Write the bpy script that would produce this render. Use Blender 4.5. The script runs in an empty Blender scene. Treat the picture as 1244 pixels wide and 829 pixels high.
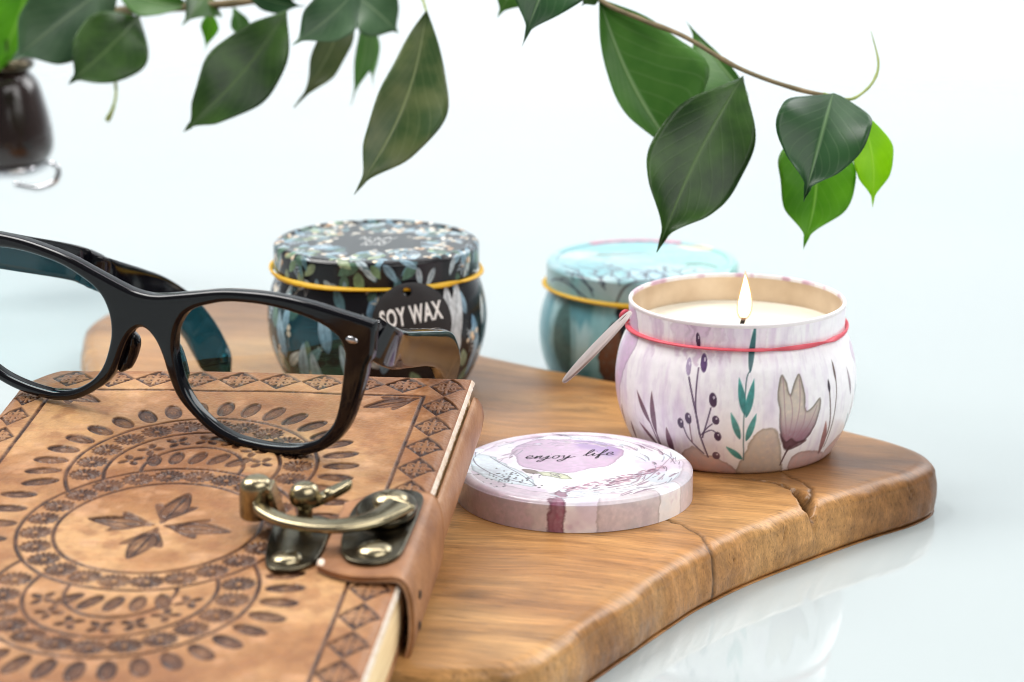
# Close-up of candle tins, a leather journal and spectacles on a wooden board.
# All modelling numbers are in centimetres (x right, y away from the lens, z up, board top at z = 0).
import bpy, bmesh, math, random
import numpy as np
from mathutils import Vector, Matrix

S = 0.01
scene = bpy.context.scene
COL = scene.collection
random.seed(4)

# ------------------------------------------------------------------ camera
CAM_H, PITCH, FPX = 24.566, math.radians(14.82), 3082.0
cam_d = bpy.data.cameras.new("camera")
cam = bpy.data.objects.new("camera", cam_d); COL.objects.link(cam)
cam.location = (0, 0, CAM_H*S)
cam.rotation_euler = (math.pi/2-PITCH, 0, 0)
cam_d.sensor_width = 36.0
cam_d.lens = FPX/1244*36.0
cam_d.clip_start, cam_d.clip_end = 0.02, 60
cam_d.dof.use_dof = True
cam_d.dof.focus_distance = 76.3*S
cam_d.dof.aperture_fstop = 12.5
scene.camera = cam

def at(px, py, d):
    """point of the place seen at a pixel of the photograph, d cm in front of the lens"""
    x = (px-622)/FPX; up = -(py-414.5)/FPX
    c, s = math.cos(PITCH), math.sin(PITCH)
    return np.array([x*d, (c+up*s)*d, CAM_H+(-s+up*c)*d])

# ------------------------------------------------------------------ numpy noise
def _hash(ix, iy, seed):
    h = (ix.astype(np.int64)*374761393 + iy.astype(np.int64)*668265263 + seed*982451653) & 0x7fffffff
    h = ((h ^ (h >> 13))*1274126177) & 0x7fffffff
    return ((h ^ (h >> 16)) & 0xffff)/65535.0
def vnoise(x, y, seed=0):
    x = np.asarray(x, float); y = np.asarray(y, float)
    ix, iy = np.floor(x), np.floor(y); fx, fy = x-ix, y-iy
    fx = fx*fx*(3-2*fx); fy = fy*fy*(3-2*fy)
    a, b = _hash(ix, iy, seed), _hash(ix+1, iy, seed)
    c, d = _hash(ix, iy+1, seed), _hash(ix+1, iy+1, seed)
    return (a*(1-fx)+b*fx)*(1-fy)+(c*(1-fx)+d*fx)*fy
def fbm(x, y, seed=0, o=4):
    t, amp, n = 0, 1, 0
    for k in range(o):
        t = t+amp*vnoise(x*2**k+k*17.3, y*2**k+k*9.1, seed+k); n += amp; amp *= .5
    return t/n
def sstep(a, b, x):
    t = np.clip((x-a)/(b-a), 0, 1); return t*t*(3-2*t)
def lin(c):
    c = np.asarray(c, float)
    return np.where(c <= .04045, c/12.92, ((c+.055)/1.055)**2.4)
def rgb(r, g, b): return np.array([r, g, b])/255.0

# ------------------------------------------------------------------ mesh helpers
def root_of(o):
    while o.parent: o = o.parent
    return o
def mk(name, V, F, mats, parent=None, loc=None, smooth=True, col=None, fm=None, uv=None, sharp=None):
    """one mesh object. V in cm (world), F a list of faces or an (n,4) array; col per-vertex sRGB."""
    V = np.asarray(V, float).reshape(-1, 3)
    if parent is not None: org = ROOT[root_of(parent).name]
    elif loc is not None: org = np.asarray(loc, float)
    else: org = np.array([(V[:, 0].min()+V[:, 0].max())/2, (V[:, 1].min()+V[:, 1].max())/2, V[:, 2].min()])
    me = bpy.data.meshes.new(name)
    L = (V-org)*S
    if isinstance(F, np.ndarray):
        n, k = F.shape
        me.vertices.add(len(L)); me.vertices.foreach_set("co", L.astype(np.float32).ravel())
        me.loops.add(n*k); me.loops.foreach_set("vertex_index", F.astype(np.int32).ravel())
        me.polygons.add(n); me.polygons.foreach_set("loop_start", np.arange(0, n*k, k, dtype=np.int32))
        me.update(calc_edges=True)
    else:
        me.from_pydata([tuple(v) for v in L], [], [tuple(int(i) for i in f) for f in F]); me.update()
    me.validate()
    if not isinstance(mats, (list, tuple)): mats = [mats]
    for m in mats: me.materials.append(m)
    if fm is not None and len(fm) == len(me.polygons): me.polygons.foreach_set("material_index", np.asarray(fm, np.int32))
    if smooth: me.polygons.foreach_set("use_smooth", np.ones(len(me.polygons), bool))
    if col is not None:
        a = me.color_attributes.new("Col", 'FLOAT_COLOR', 'POINT')
        c = np.ones((len(V), 4), np.float32); c[:, :3] = lin(np.clip(col, 0, 1))
        a.data.foreach_set("color", c.ravel())
    if uv is not None:
        a = me.attributes.new("st", 'FLOAT2', 'POINT'); a.data.foreach_set("vector", np.asarray(uv, np.float32).ravel())
    me.update()
    if sharp is not None:
        try: me.set_sharp_from_angle(angle=math.radians(sharp))
        except Exception: pass
    o = bpy.data.objects.new(name, me); COL.objects.link(o)
    if parent is not None: o.parent = parent
    else:
        o.location = tuple(org*S); ROOT[o.name] = org
    return o
ROOT = {}
def thing(name, label, cat, loc, group=None):
    o = bpy.data.objects.new(name, None); COL.objects.link(o)
    o.empty_display_size = .01
    o.location = tuple(np.asarray(loc, float)*S); ROOT[o.name] = np.asarray(loc, float)
    return tag(o, label, cat, group)
def tag(o, label, cat, group=None):
    o["label"] = label; o["category"] = cat
    if group: o["group"] = group
    return o
def quads(nu, nv, wu=False, wv=False, base=0):
    iu = np.arange(nu if wu else nu-1); iv = np.arange(nv if wv else nv-1)
    A, B = np.meshgrid(iu, iv, indexing='ij'); A2, B2 = (A+1) % nu, (B+1) % nv
    return (np.stack([A*nv+B, A2*nv+B, A2*nv+B2, A*nv+B2], -1).reshape(-1, 4)+base)
def lathe(prof, n, cx, cy, a0=0.0):
    """prof (k,2) of r,z -> grid verts (n*k), angle 0 faces the lens (-y)"""
    prof = np.asarray(prof, float); a = np.linspace(-math.pi, math.pi, n, endpoint=False)+a0
    R, Z = prof[:, 0], prof[:, 1]
    V = np.stack([cx+R[None]*np.sin(a)[:, None], cy-R[None]*np.cos(a)[:, None], np.repeat(Z[None], n, 0)], -1)
    return V, a
def resample(P, n, closed=False):
    P = np.asarray(P, float)
    if closed: P = np.vstack([P, P[:1]])
    d = np.r_[0, np.cumsum(np.linalg.norm(np.diff(P, axis=0), axis=1))]
    t = np.linspace(0, d[-1], n+1)[:-1] if closed else np.linspace(0, d[-1], n)
    return np.stack([np.interp(t, d, P[:, k]) for k in range(P.shape[1])], 1)
def smooth_curve(P, n, closed=False):
    """Catmull-Rom through the points, then even resampling"""
    P = np.asarray(P, float); N = len(P); out = []
    m = 14
    rngi = range(N if closed else N-1)
    for i in rngi:
        if closed: p0, p1, p2, p3 = P[(i-1) % N], P[i], P[(i+1) % N], P[(i+2) % N]
        else: p0, p1, p2, p3 = P[max(i-1, 0)], P[i], P[i+1], P[min(i+2, N-1)]
        for t in np.arange(m)/m:
            out.append(.5*((2*p1)+(-p0+p2)*t+(2*p0-5*p1+4*p2-p3)*t*t+(-p0+3*p1-3*p2+p3)*t**3))
    if not closed: out.append(P[-1])
    return resample(np.array(out), n, closed)
def frames(P, closed=False):
    T = (np.roll(P, -1, 0)-np.roll(P, 1, 0)) if closed else np.gradient(P, axis=0)
    T /= np.linalg.norm(T, axis=1)[:, None]+1e-12
    N = np.zeros_like(P); up = np.array([0, 0, 1.0])
    if abs(T[0]@up) > .9: up = np.array([1.0, 0, 0])
    n = np.cross(T[0], up); n /= np.linalg.norm(n)
    for i in range(len(P)):
        n = n-T[i]*(n@T[i]); n /= np.linalg.norm(n); N[i] = n
    return T, N, np.cross(T, N)
def tube(P, r, n=12, closed=False, ry=None):
    """swept tube, r scalar or per-point -> V,F ; open tubes are capped"""
    P = np.asarray(P, float); T, N, B = frames(P, closed)
    r = np.broadcast_to(np.asarray(r, float), (len(P),)); q = r if ry is None else np.broadcast_to(np.asarray(ry, float), (len(P),))
    a = np.linspace(0, 2*math.pi, n, endpoint=False)
    V = P[:, None]+N[:, None]*(np.cos(a)[None, :, None]*r[:, None, None])+B[:, None]*(np.sin(a)[None, :, None]*q[:, None, None])
    F = quads(len(P), n, closed, True).tolist(); V = V.reshape(-1, 3)
    if not closed:
        k = len(V); V = np.vstack([V, P[:1], P[-1:]]); e = (len(P)-1)*n
        for i in range(n): F.append((k, i, (i+1) % n)); F.append((k+1, e+(i+1) % n, e+i))
    return V, F
def merge(*parts):
    V, F, k = [], [], 0
    for v, f in parts:
        V.append(np.asarray(v, float).reshape(-1, 3)); F += [tuple(int(i)+k for i in x) for x in (f.tolist() if isinstance(f, np.ndarray) else f)]; k += len(V[-1])
    return np.vstack(V), F
def prism(P, z0, z1, bevel=.05, seg=4):
    """rounded-edge plate: closed 2-D outline P (ccw) between z0 and z1 -> local V,F"""
    P = np.asarray(P, float); n = len(P)
    t = np.roll(P, -1, 0)-np.roll(P, 1, 0); t /= np.linalg.norm(t, axis=1)[:, None]
    nr = np.stack([t[:, 1], -t[:, 0]], 1)
    rings = [np.c_[P-nr*bevel*.5, np.full(n, z0)]]
    rings.append(np.c_[P, np.full(n, z0+bevel*.5)])
    for k in range(seg+1):
        a = k/seg*math.pi/2
        rings.append(np.c_[P-nr*bevel*(1-math.cos(a)), np.full(n, z1-bevel+bevel*math.sin(a))])
    V = np.vstack(rings); F = []
    for k in range(len(rings)-1):
        for i in range(n): j = (i+1) % n; F.append((k*n+i, k*n+j, (k+1)*n+j, (k+1)*n+i))
    F.append(tuple(range(n-1, -1, -1))); F.append(tuple((len(rings)-1)*n+i for i in range(n)))
    return V, F
def dome(r, h, n=24, m=8):
    prof = [(r*math.cos(a), h*math.sin(a)) for a in np.linspace(0, math.pi/2*.98, m)]
    V, _ = lathe(prof, n, 0, 0); F = quads(n, m, True, False).tolist(); V = V.reshape(-1, 3)
    F.append(tuple(i*m+m-1 for i in range(n)))
    return V, F

# ------------------------------------------------------------------ materials
def material(name):
    m = bpy.data.materials.new(name); m.use_nodes = True
    nt = m.node_tree; b = nt.nodes["Principled BSDF"]
    return m, nt, b
def N(nt, t, **kw):
    n = nt.nodes.new(t)
    for k, v in kw.items():
        if k in n.inputs.keys(): n.inputs[k].default_value = v
        else: setattr(n, k, v)
    return n
def setp(b, **kw):
    names = dict(rough="Roughness", metal="Metallic", coat="Coat Weight", coatr="Coat Roughness", spec="Specular IOR Level", ior="IOR", trans="Transmission Weight", sss="Subsurface Weight", sheen="Sheen Weight", aniso="Anisotropic")
    for k, v in kw.items(): b.inputs[names[k]].default_value = v
def bump(nt, b, scale, strength, dist=.0005, detail=4, coord=None, rough=.6):
    tc = N(nt, "ShaderNodeTexCoord")
    n = N(nt, "ShaderNodeTexNoise", Scale=scale, Detail=detail, Roughness=rough)
    nt.links.new(tc.outputs["Object"] if coord is None else coord, n.inputs["Vector"])
    bp = N(nt, "ShaderNodeBump", Strength=strength, Distance=dist)
    nt.links.new(n.outputs["Fac"], bp.inputs["Height"]); nt.links.new(bp.outputs["Normal"], b.inputs["Normal"])
    return n, bp
def vary(nt, b, c0, c1, scale, detail=5, stretch=(1, 1, 1), rot=(0, 0, 0), lo=.3, hi=.7):
    tc = N(nt, "ShaderNodeTexCoord"); mp = N(nt, "ShaderNodeMapping")
    mp.inputs["Scale"].default_value = stretch; mp.inputs["Rotation"].default_value = rot
    n = N(nt, "ShaderNodeTexNoise", Scale=scale, Detail=detail); r = N(nt, "ShaderNodeValToRGB")
    nt.links.new(tc.outputs["Object"], mp.inputs["Vector"]); nt.links.new(mp.outputs[0], n.inputs["Vector"]); nt.links.new(n.outputs["Fac"], r.inputs["Fac"])
    e = r.color_ramp.elements; e[0].position, e[1].position = lo, hi
    e[0].color = (*lin(c0), 1); e[1].color = (*lin(c1), 1)
    nt.links.new(r.outputs["Color"], b.inputs["Base Color"])
    return r
def plain(name, c0, c1=None, scale=60, rough=.5, bumps=None, stretch=(1, 1, 1), **kw):
    m, nt, b = material(name)
    vary(nt, b, c0, c0 if c1 is None else c1, scale, stretch=stretch); setp(b, rough=rough, **kw)
    if bumps: bump(nt, b, *bumps)
    return m
def painted(name, rough=.3, bumps=(900, .06), **kw):
    m, nt, b = material(name)
    a = N(nt, "ShaderNodeAttribute", attribute_name="Col")
    n, bp = bump(nt, b, *bumps)
    tc = N(nt, "ShaderNodeTexCoord"); f = N(nt, "ShaderNodeTexNoise", Scale=420.0, Detail=3.0)
    nt.links.new(tc.outputs["Object"], f.inputs["Vector"])
    mr = N(nt, "ShaderNodeMapRange"); mr.inputs["To Min"].default_value = .9; mr.inputs["To Max"].default_value = 1.08
    nt.links.new(f.outputs["Fac"], mr.inputs["Value"])
    mx = N(nt, "ShaderNodeVectorMath", operation='SCALE'); nt.links.new(a.outputs["Color"], mx.inputs[0]); nt.links.new(mr.outputs[0], mx.inputs["Scale"])
    nt.links.new(mx.outputs[0], b.inputs["Base Color"]); setp(b, rough=rough, **kw)
    return m

M = {}
M['print'] = painted("printed_tin", .3, (700, .05), coat=.25, coatr=.12)
M['gloss_print'] = painted("glossy_printed_tin", .22, (500, .03), coat=.12, coatr=.05, spec=.38)
M['raw_tin'] = plain("tin_inside", rgb(220, 200, 176), rgb(198, 174, 148), 90, .34, (300, .1), metal=.55)
M['wax'] = plain("soy_wax", rgb(247, 238, 218), rgb(250, 243, 228), 40, .35, (60, .12), sss=.0)
M['wick'] = plain("burnt_wick", rgb(20, 17, 16), rgb(48, 40, 35), 300, .9)
M['black_plastic'] = plain("black_acetate", rgb(7, 7, 12), rgb(12, 12, 19), 50, .09, (260, .02), spec=.4)
M['steel'] = plain("polished_steel", rgb(215, 215, 218), rgb(190, 190, 195), 200, .18, (500, .03), metal=1)
M['brass'] = plain("aged_brass", rgb(132, 122, 98), rgb(172, 160, 130), 160, .24, (350, .15), metal=1)
M['dark_brass'] = plain("blackened_brass", rgb(58, 54, 45), rgb(100, 92, 74), 150, .26, (350, .15), metal=1)
M['cream'] = plain("page_edges", rgb(226, 190, 136), rgb(252, 226, 180), 34, .75, (240, .5), stretch=(1, 1, 30))
M['raw_leather'] = plain("raw_leather_edge", rgb(232, 208, 184), rgb(250, 238, 224), 300, .8, (600, .6))
M['leather_side'] = plain("smooth_leather", rgb(146, 100, 66), rgb(188, 142, 104), 70, .46, (520, .7))
M['strap'] = plain("strap_leather", rgb(128, 84, 52), rgb(170, 120, 80), 90, .46, (520, .7))
M['yellow'] = plain("yellow_elastic", rgb(222, 170, 20), rgb(240, 192, 44), 200, .55, (900, .3))
M['mustard'] = plain("mustard_elastic", rgb(206, 160, 20), rgb(226, 180, 40), 200, .55, (900, .3))
M['red'] = plain("red_elastic", rgb(206, 72, 88), rgb(226, 98, 112), 200, .55, (900, .3))
M['black_card'] = plain("black_card", rgb(24, 22, 24), rgb(36, 33, 35), 300, .6, (800, .15))
M['white_ink'] = plain("white_ink", rgb(246, 246, 244), None, 100, .6)
M['black_ink'] = plain("black_ink", rgb(30, 24, 32), None, 100, .6)
M['pale_card'] = plain("pale_card", rgb(150, 132, 128), rgb(180, 162, 158), 120, .4, (800, .15))
M['dark_glass'] = plain("dark_brown_glass", rgb(26, 17, 16), rgb(48, 29, 24), 25, .2, None, coat=.5)
M['twig'] = plain("twig_bark", rgb(98, 90, 62), rgb(140, 120, 88), 140, .75, (500, .6))
M['green_twig'] = plain("green_shoot", rgb(120, 140, 70), rgb(150, 160, 90), 140, .6, (500, .3))

# lens glass: thin clear sheet with a teal anti-reflection sheen
m, nt, b = material("coated_lens"); nt.nodes.remove(b)
tr = N(nt, "ShaderNodeBsdfTransparent"); tr.inputs[0].default_value = (.965, .985, .98, 1)
gl = N(nt, "ShaderNodeBsdfGlossy", Roughness=.015); gl.inputs["Color"].default_value = (.12, .80, 1.0, 1)
fr = N(nt, "ShaderNodeFresnel", IOR=1.72); mx = N(nt, "ShaderNodeMixShader")
nt.links.new(fr.outputs[0], mx.inputs[0]); nt.links.new(tr.outputs[0], mx.inputs[1]); nt.links.new(gl.outputs[0], mx.inputs[2])
nt.links.new(mx.outputs[0], nt.nodes["Material Output"].inputs["Surface"]); M['lens'] = m

# flame: a thin orange veil round a bright core
def flame_mat(name, stops, strength, alpha=None):
    m, nt, b = material(name); nt.nodes.remove(b)
    tc = N(nt, "ShaderNodeTexCoord"); sp = N(nt, "ShaderNodeSeparateXYZ"); nt.links.new(tc.outputs["Object"], sp.inputs[0])
    mr = N(nt, "ShaderNodeMapRange"); mr.inputs["From Min"].default_value = .0415; mr.inputs["From Max"].default_value = .0598
    nt.links.new(sp.outputs["Z"], mr.inputs["Value"]); r = N(nt, "ShaderNodeValToRGB"); nt.links.new(mr.outputs[0], r.inputs[0])
    e = r.color_ramp.elements; e[0].position = 0; e[0].color = (*stops[0][1], 1); e[1].position = 1; e[1].color = (*stops[-1][1], 1)
    for p, c in stops[1:-1]: x = e.new(p); x.color = (*c, 1)
    em = N(nt, "ShaderNodeEmission", Strength=strength); nt.links.new(r.outputs[0], em.inputs[0])
    o = em.outputs[0]
    if alpha is not None:
        tr = N(nt, "ShaderNodeBsdfTransparent"); mx = N(nt, "ShaderNodeMixShader"); mx.inputs[0].default_value = alpha
        nt.links.new(tr.outputs[0], mx.inputs[1]); nt.links.new(o, mx.inputs[2]); o = mx.outputs[0]
    nt.links.new(o, nt.nodes["Material Output"].inputs["Surface"]); return m
M['flame'] = flame_mat("flame_veil", [(0, (.35, .45, 1.0)), (.12, (1, .5, .16)), (.5, (1, .62, .22)), (1, (1, .52, .14))], 1.1, .38)
M['core'] = flame_mat("flame_core", [(0, (1, .55, .2)), (.15, (1, .8, .42)), (.4, (1, .94, .74)), (.8, (1, .9, .6)), (1, (1, .74, .3))], 6.0)

# embossed leather (colour per point + fine grain)
m, nt, b = material("embossed_leather")
a = N(nt, "ShaderNodeAttribute", attribute_name="Col"); tc = N(nt, "ShaderNodeTexCoord")
n1 = N(nt, "ShaderNodeTexNoise", Scale=260.0, Detail=6.0, Roughness=.7); n2 = N(nt, "ShaderNodeTexVoronoi", Scale=900.0)
for n in (n1, n2): nt.links.new(tc.outputs["Object"], n.inputs["Vector"])
mr = N(nt, "ShaderNodeMapRange"); mr.inputs["From Min"].default_value = .25; mr.inputs["From Max"].default_value = .75; mr.inputs["To Min"].default_value = .74; mr.inputs["To Max"].default_value = 1.2
nt.links.new(n1.outputs["Fac"], mr.inputs["Value"])
vm = N(nt, "ShaderNodeVectorMath", operation='SCALE'); nt.links.new(a.outputs["Color"], vm.inputs[0]); nt.links.new(mr.outputs[0], vm.inputs["Scale"])
nt.links.new(vm.outputs[0], b.inputs["Base Color"])
ad = N(nt, "ShaderNodeMath", operation='MULTIPLY_ADD'); ad.inputs[1].default_value = .5
nt.links.new(n2.outputs["Distance"], ad.inputs[0]); nt.links.new(n1.outputs["Fac"], ad.inputs[2])
bp = N(nt, "ShaderNodeBump", Strength=.55, Distance=.0005); nt.links.new(ad.outputs[0], bp.inputs["Height"]); nt.links.new(bp.outputs[0], b.inputs["Normal"])
setp(b, rough=.40, spec=.32); M['leather'] = m

# wood: object space, grain runs along the board
m, nt, b = material("oiled_teak")
tc = N(nt, "ShaderNodeTexCoord"); rot = N(nt, "ShaderNodeMapping"); rot.inputs["Rotation"].default_value = (0, 0, math.radians(15))
nt.links.new(tc.outputs["Object"], rot.inputs["Vector"])
wv = N(nt, "ShaderNodeTexNoise", Scale=9.0, Detail=3.0)
nt.links.new(rot.outputs[0], wv.inputs["Vector"])
off = N(nt, "ShaderNodeVectorMath", operation='SCALE'); off.inputs["Scale"].default_value = .032
nt.links.new(wv.outputs["Color"], off.inputs[0])
add = N(nt, "ShaderNodeVectorMath", operation='ADD'); nt.links.new(rot.outputs[0], add.inputs[0]); nt.links.new(off.outputs[0], add.inputs[1])
def stretched(sc, det, sx, sy, rough=.6):
    mp = N(nt, "ShaderNodeMapping"); mp.inputs["Scale"].default_value = (sx, sy, sy*.4); nt.links.new(add.outputs[0], mp.inputs["Vector"])
    n = N(nt, "ShaderNodeTexNoise", Scale=sc, Detail=det, Roughness=rough); nt.links.new(mp.outputs[0], n.inputs["Vector"]); return n
g1 = stretched(11, 4, .40, 1.1); g2 = stretched(1500, 6, .035, 1.3, .75); g3 = stretched(190, 6, .07, 1.3, .7); g4 = stretched(8, 4, .55, 1.0); g5 = stretched(2200, 2, .045, 1.0); g6 = stretched(40, 7, .14, 1.2, .72)
r1 = N(nt, "ShaderNodeValToRGB"); nt.links.new(g1.outputs["Fac"], r1.inputs[0]); e = r1.color_ramp.elements
e[0].position = .30; e[0].color = (*lin(rgb(120, 76, 40)), 1); e[1].position = .70; e[1].color = (*lin(rgb(216, 168, 110)), 1)
for p, c in ((.42, rgb(148, 100, 58)), (.52, rgb(178, 127, 75)), (.60, rgb(198, 148, 92))):
    x = e.new(p); x.color = (*lin(c), 1)
g7 = stretched(520, 5, .05, 1.3, .65)
def mult(src, fac, lo, hi, fmin, fmax):
    mr = N(nt, "ShaderNodeMapRange"); mr.inputs["From Min"].default_value = fmin; mr.inputs["From Max"].default_value = fmax
    mr.inputs["To Min"].default_value = lo; mr.inputs["To Max"].default_value = hi; nt.links.new(fac, mr.inputs["Value"])
    v = N(nt, "ShaderNodeVectorMath", operation='SCALE'); nt.links.new(src, v.inputs[0]); nt.links.new(mr.outputs[0], v.inputs["Scale"]); return v.outputs[0]
c = mult(r1.outputs[0], g2.outputs["Fac"], .70, 1.22, .3, .7)
c = mult(c, g3.outputs["Fac"], .72, 1.06, .32, .60)
c = mult(c, g7.outputs["Fac"], .82, 1.10, .34, .64)
c = mult(c, g5.outputs["Fac"], .55, 1.0, .30, .42)
dk_ = N(nt, "ShaderNodeMix", data_type='RGBA'); mrd = N(nt, "ShaderNodeMapRange")
for k_, v_ in (("From Min", .43), ("From Max", .29), ("To Min", 0), ("To Max", .85)): mrd.inputs[k_].default_value = v_
nt.links.new(g6.outputs["Fac"], mrd.inputs["Value"]); nt.links.new(mrd.outputs[0], dk_.inputs["Factor"]); nt.links.new(c, dk_.inputs["A"]); dk_.inputs["B"].default_value = (*lin(rgb(84, 50, 28)), 1)
c = mult(dk_.outputs["Result"], g4.outputs["Fac"], .50, 1.05, .36, .54)
at_ = N(nt, "ShaderNodeAttribute", attribute_name="Col")
vm = N(nt, "ShaderNodeVectorMath", operation='MULTIPLY'); nt.links.new(c, vm.inputs[0]); nt.links.new(at_.outputs["Color"], vm.inputs[1])
nt.links.new(vm.outputs[0], b.inputs["Base Color"])
bp = N(nt, "ShaderNodeBump", Strength=.2, Distance=.0005); nt.links.new(g2.outputs["Fac"], bp.inputs["Height"]); nt.links.new(bp.outputs[0], b.inputs["Normal"])
setp(b, rough=.32, spec=.34); M['wood'] = m

# leaves: base colour per object kind, veins from the leaf's own st coordinates
def leaf_mat(name, c0, c1, vein, trans, rough=.36):
    m, nt, b = material(name)
    a = N(nt, "ShaderNodeAttribute", attribute_name="st"); s = N(nt, "ShaderNodeSeparateXYZ"); nt.links.new(a.outputs["Vector"], s.inputs[0])
    tc = N(nt, "ShaderNodeTexCoord"); no = N(nt, "ShaderNodeTexNoise", Scale=70.0, Detail=4.0); nt.links.new(tc.outputs["Object"], no.inputs["Vector"])
    mixc = N(nt, "ShaderNodeMix", data_type='RGBA'); mixc.inputs["A"].default_value = (*lin(c0), 1); mixc.inputs["B"].default_value = (*lin(c1), 1)
    mr0 = N(nt, "ShaderNodeMapRange"); mr0.inputs["From Min"].default_value = .35; mr0.inputs["From Max"].default_value = .65; nt.links.new(no.outputs["Fac"], mr0.inputs["Value"])
    nt.links.new(mr0.outputs[0], mixc.inputs["Factor"])
    ab = N(nt, "ShaderNodeMath", operation='ABSOLUTE'); nt.links.new(s.outputs["Y"], ab.inputs[0])
    mid = N(nt, "ShaderNodeMapRange"); mid.inputs["From Min"].default_value = .0; mid.inputs["From Max"].default_value = .055; mid.inputs["To Min"].default_value = 1; mid.inputs["To Max"].default_value = 0
    nt.links.new(ab.outputs[0], mid.inputs["Value"])
    ph = N(nt, "ShaderNodeMath", operation='MULTIPLY_ADD'); ph.inputs[1].default_value = -.42; nt.links.new(ab.outputs[0], ph.inputs[0]); nt.links.new(s.outputs["X"], ph.inputs[2]); no2 = N(nt, "ShaderNodeTexNoise", Scale=26.0, Detail=2.0); nt.links.new(tc.outputs["Object"], no2.inputs["Vector"]); ph2 = N(nt, "ShaderNodeMath", operation='MULTIPLY_ADD'); ph2.inputs[1].default_value = .16; nt.links.new(no2.outputs["Fac"], ph2.inputs[0]); nt.links.new(ph.outputs[0], ph2.inputs[2])
    fr = N(nt, "ShaderNodeMath", operation='MULTIPLY'); fr.inputs[1].default_value = 9.0; nt.links.new(ph2.outputs[0], fr.inputs[0])
    pp = N(nt, "ShaderNodeMath", operation='PINGPONG'); pp.inputs[1].default_value = .5; nt.links.new(fr.outputs[0], pp.inputs[0])
    sv = N(nt, "ShaderNodeMapRange"); sv.inputs["From Min"].default_value = 0; sv.inputs["From Max"].default_value = .11; sv.inputs["To Min"].default_value = .16; sv.inputs["To Max"].default_value = 0
    nt.links.new(pp.outputs[0], sv.inputs["Value"])
    mxv = N(nt, "ShaderNodeMath", operation='MAXIMUM'); nt.links.new(mid.outputs[0], mxv.inputs[0]); nt.links.new(sv.outputs[0], mxv.inputs[1])
    mixv = N(nt, "ShaderNodeMix", data_type='RGBA'); nt.links.new(mixc.outputs["Result"], mixv.inputs["A"]); mixv.inputs["B"].default_value = (*lin(vein), 1)
    nt.links.new(mxv.outputs[0], mixv.inputs["Factor"]); nt.links.new(mixv.outputs["Result"], b.inputs["Base Color"])
    bp = N(nt, "ShaderNodeBump", Strength=.25, Distance=.0006); nt.links.new(mxv.outputs[0], bp.inputs["Height"]); nt.links.new(bp.outputs[0], b.inputs["Normal"])
    setp(b, rough=rough, spec=.3)
    tl = N(nt, "ShaderNodeBsdfTranslucent"); nt.links.new(mixv.outputs["Result"], tl.inputs["Color"])
    ms = N(nt, "ShaderNodeMixShader"); ms.inputs[0].default_value = trans
    nt.links.new(b.outputs[0], ms.inputs[1]); nt.links.new(tl.outputs[0], ms.inputs[2]); nt.links.new(ms.outputs[0], nt.nodes["Material Output"].inputs["Surface"])
    return m
M['leaf_dark'] = leaf_mat("dark_leaf", rgb(30, 58, 20), rgb(58, 92, 34), rgb(84, 112, 60), .12)
M['leaf_deep'] = leaf_mat("deep_leaf", rgb(30, 62, 34), rgb(40, 78, 40), rgb(96, 126, 84), .10)
M['leaf_olive'] = leaf_mat("olive_leaf", rgb(48, 74, 32), rgb(88, 100, 58), rgb(126, 138, 92), .12)
M['leaf_grey'] = leaf_mat("grey_green_leaf", rgb(54, 86, 56), rgb(74, 104, 72), rgb(110, 134, 100), .12)
M['leaf_mid'] = leaf_mat("mid_green_leaf", rgb(72, 122, 50), rgb(90, 138, 62), rgb(146, 176, 122), .4)
M['leaf_bright'] = leaf_mat("bright_leaf", rgb(96, 160, 40), rgb(122, 184, 50), rgb(160, 204, 96), .55)
M['leaf_lime'] = leaf_mat("lime_leaf", rgb(150, 206, 24), rgb(176, 224, 36), rgb(192, 230, 80), .6)

# table glass and backdrop
m, nt, b = material("frosted_table_glass")
vary(nt, b, rgb(168, 177, 178), rgb(174, 183, 184), 3, 3); setp(b, rough=.05, ior=1.5, spec=.5); M['table'] = m
m, nt, b = material("backdrop_white")
vary(nt, b, rgb(236, 244, 248), rgb(240, 247, 250), 1.5, 2); setp(b, rough=.9, spec=.1); M['backdrop'] = m

# ------------------------------------------------------------------ setting
TZ = -1.7
def sheet(name, x0, x1, prof, mat, nx=2, **kw):
    prof = np.asarray(prof, float); xs = np.linspace(x0, x1, nx)
    V = np.stack([np.repeat(xs[:, None], len(prof), 1), np.repeat(prof[None, :, 0], nx, 0), np.repeat(prof[None, :, 1], nx, 0)], -1)
    return mk(name, V.reshape(-1, 3), quads(nx, len(prof)), mat, **kw)
tbl = np.array([(-90, 20), (90, 20), (90, 140), (-90, 140)], float)
tp = []
for (cx, cy, a0) in ((112, 28, -90), (112, 212, 0), (-112, 212, 90), (-112, 28, 180)):
    for k in range(9):
        a = math.radians(a0+k*90/8); tp.append((cx+8*math.cos(a), cy+8*math.sin(a)))
V, F = prism(tp, TZ-1.2, TZ, .15)
tb = mk("glass_table", V, F, M['table'], loc=(0, 80, TZ-1.2), smooth=True, sharp=30)
tag(tb, "pale glass table top that mirrors the edge of the wooden board", "table")
pr = [(20, TZ-1.25), (222, TZ-1.25)]+[(222+90*math.sin(a), TZ-1.25+90*(1-math.cos(a))) for a in np.linspace(.08, math.pi/2, 24)]+[(312, 330)]
bd = sheet("backdrop", -420, 420, pr, M['backdrop'], loc=(0, 160, TZ-1.3)); bd["kind"] = "structure"

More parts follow.
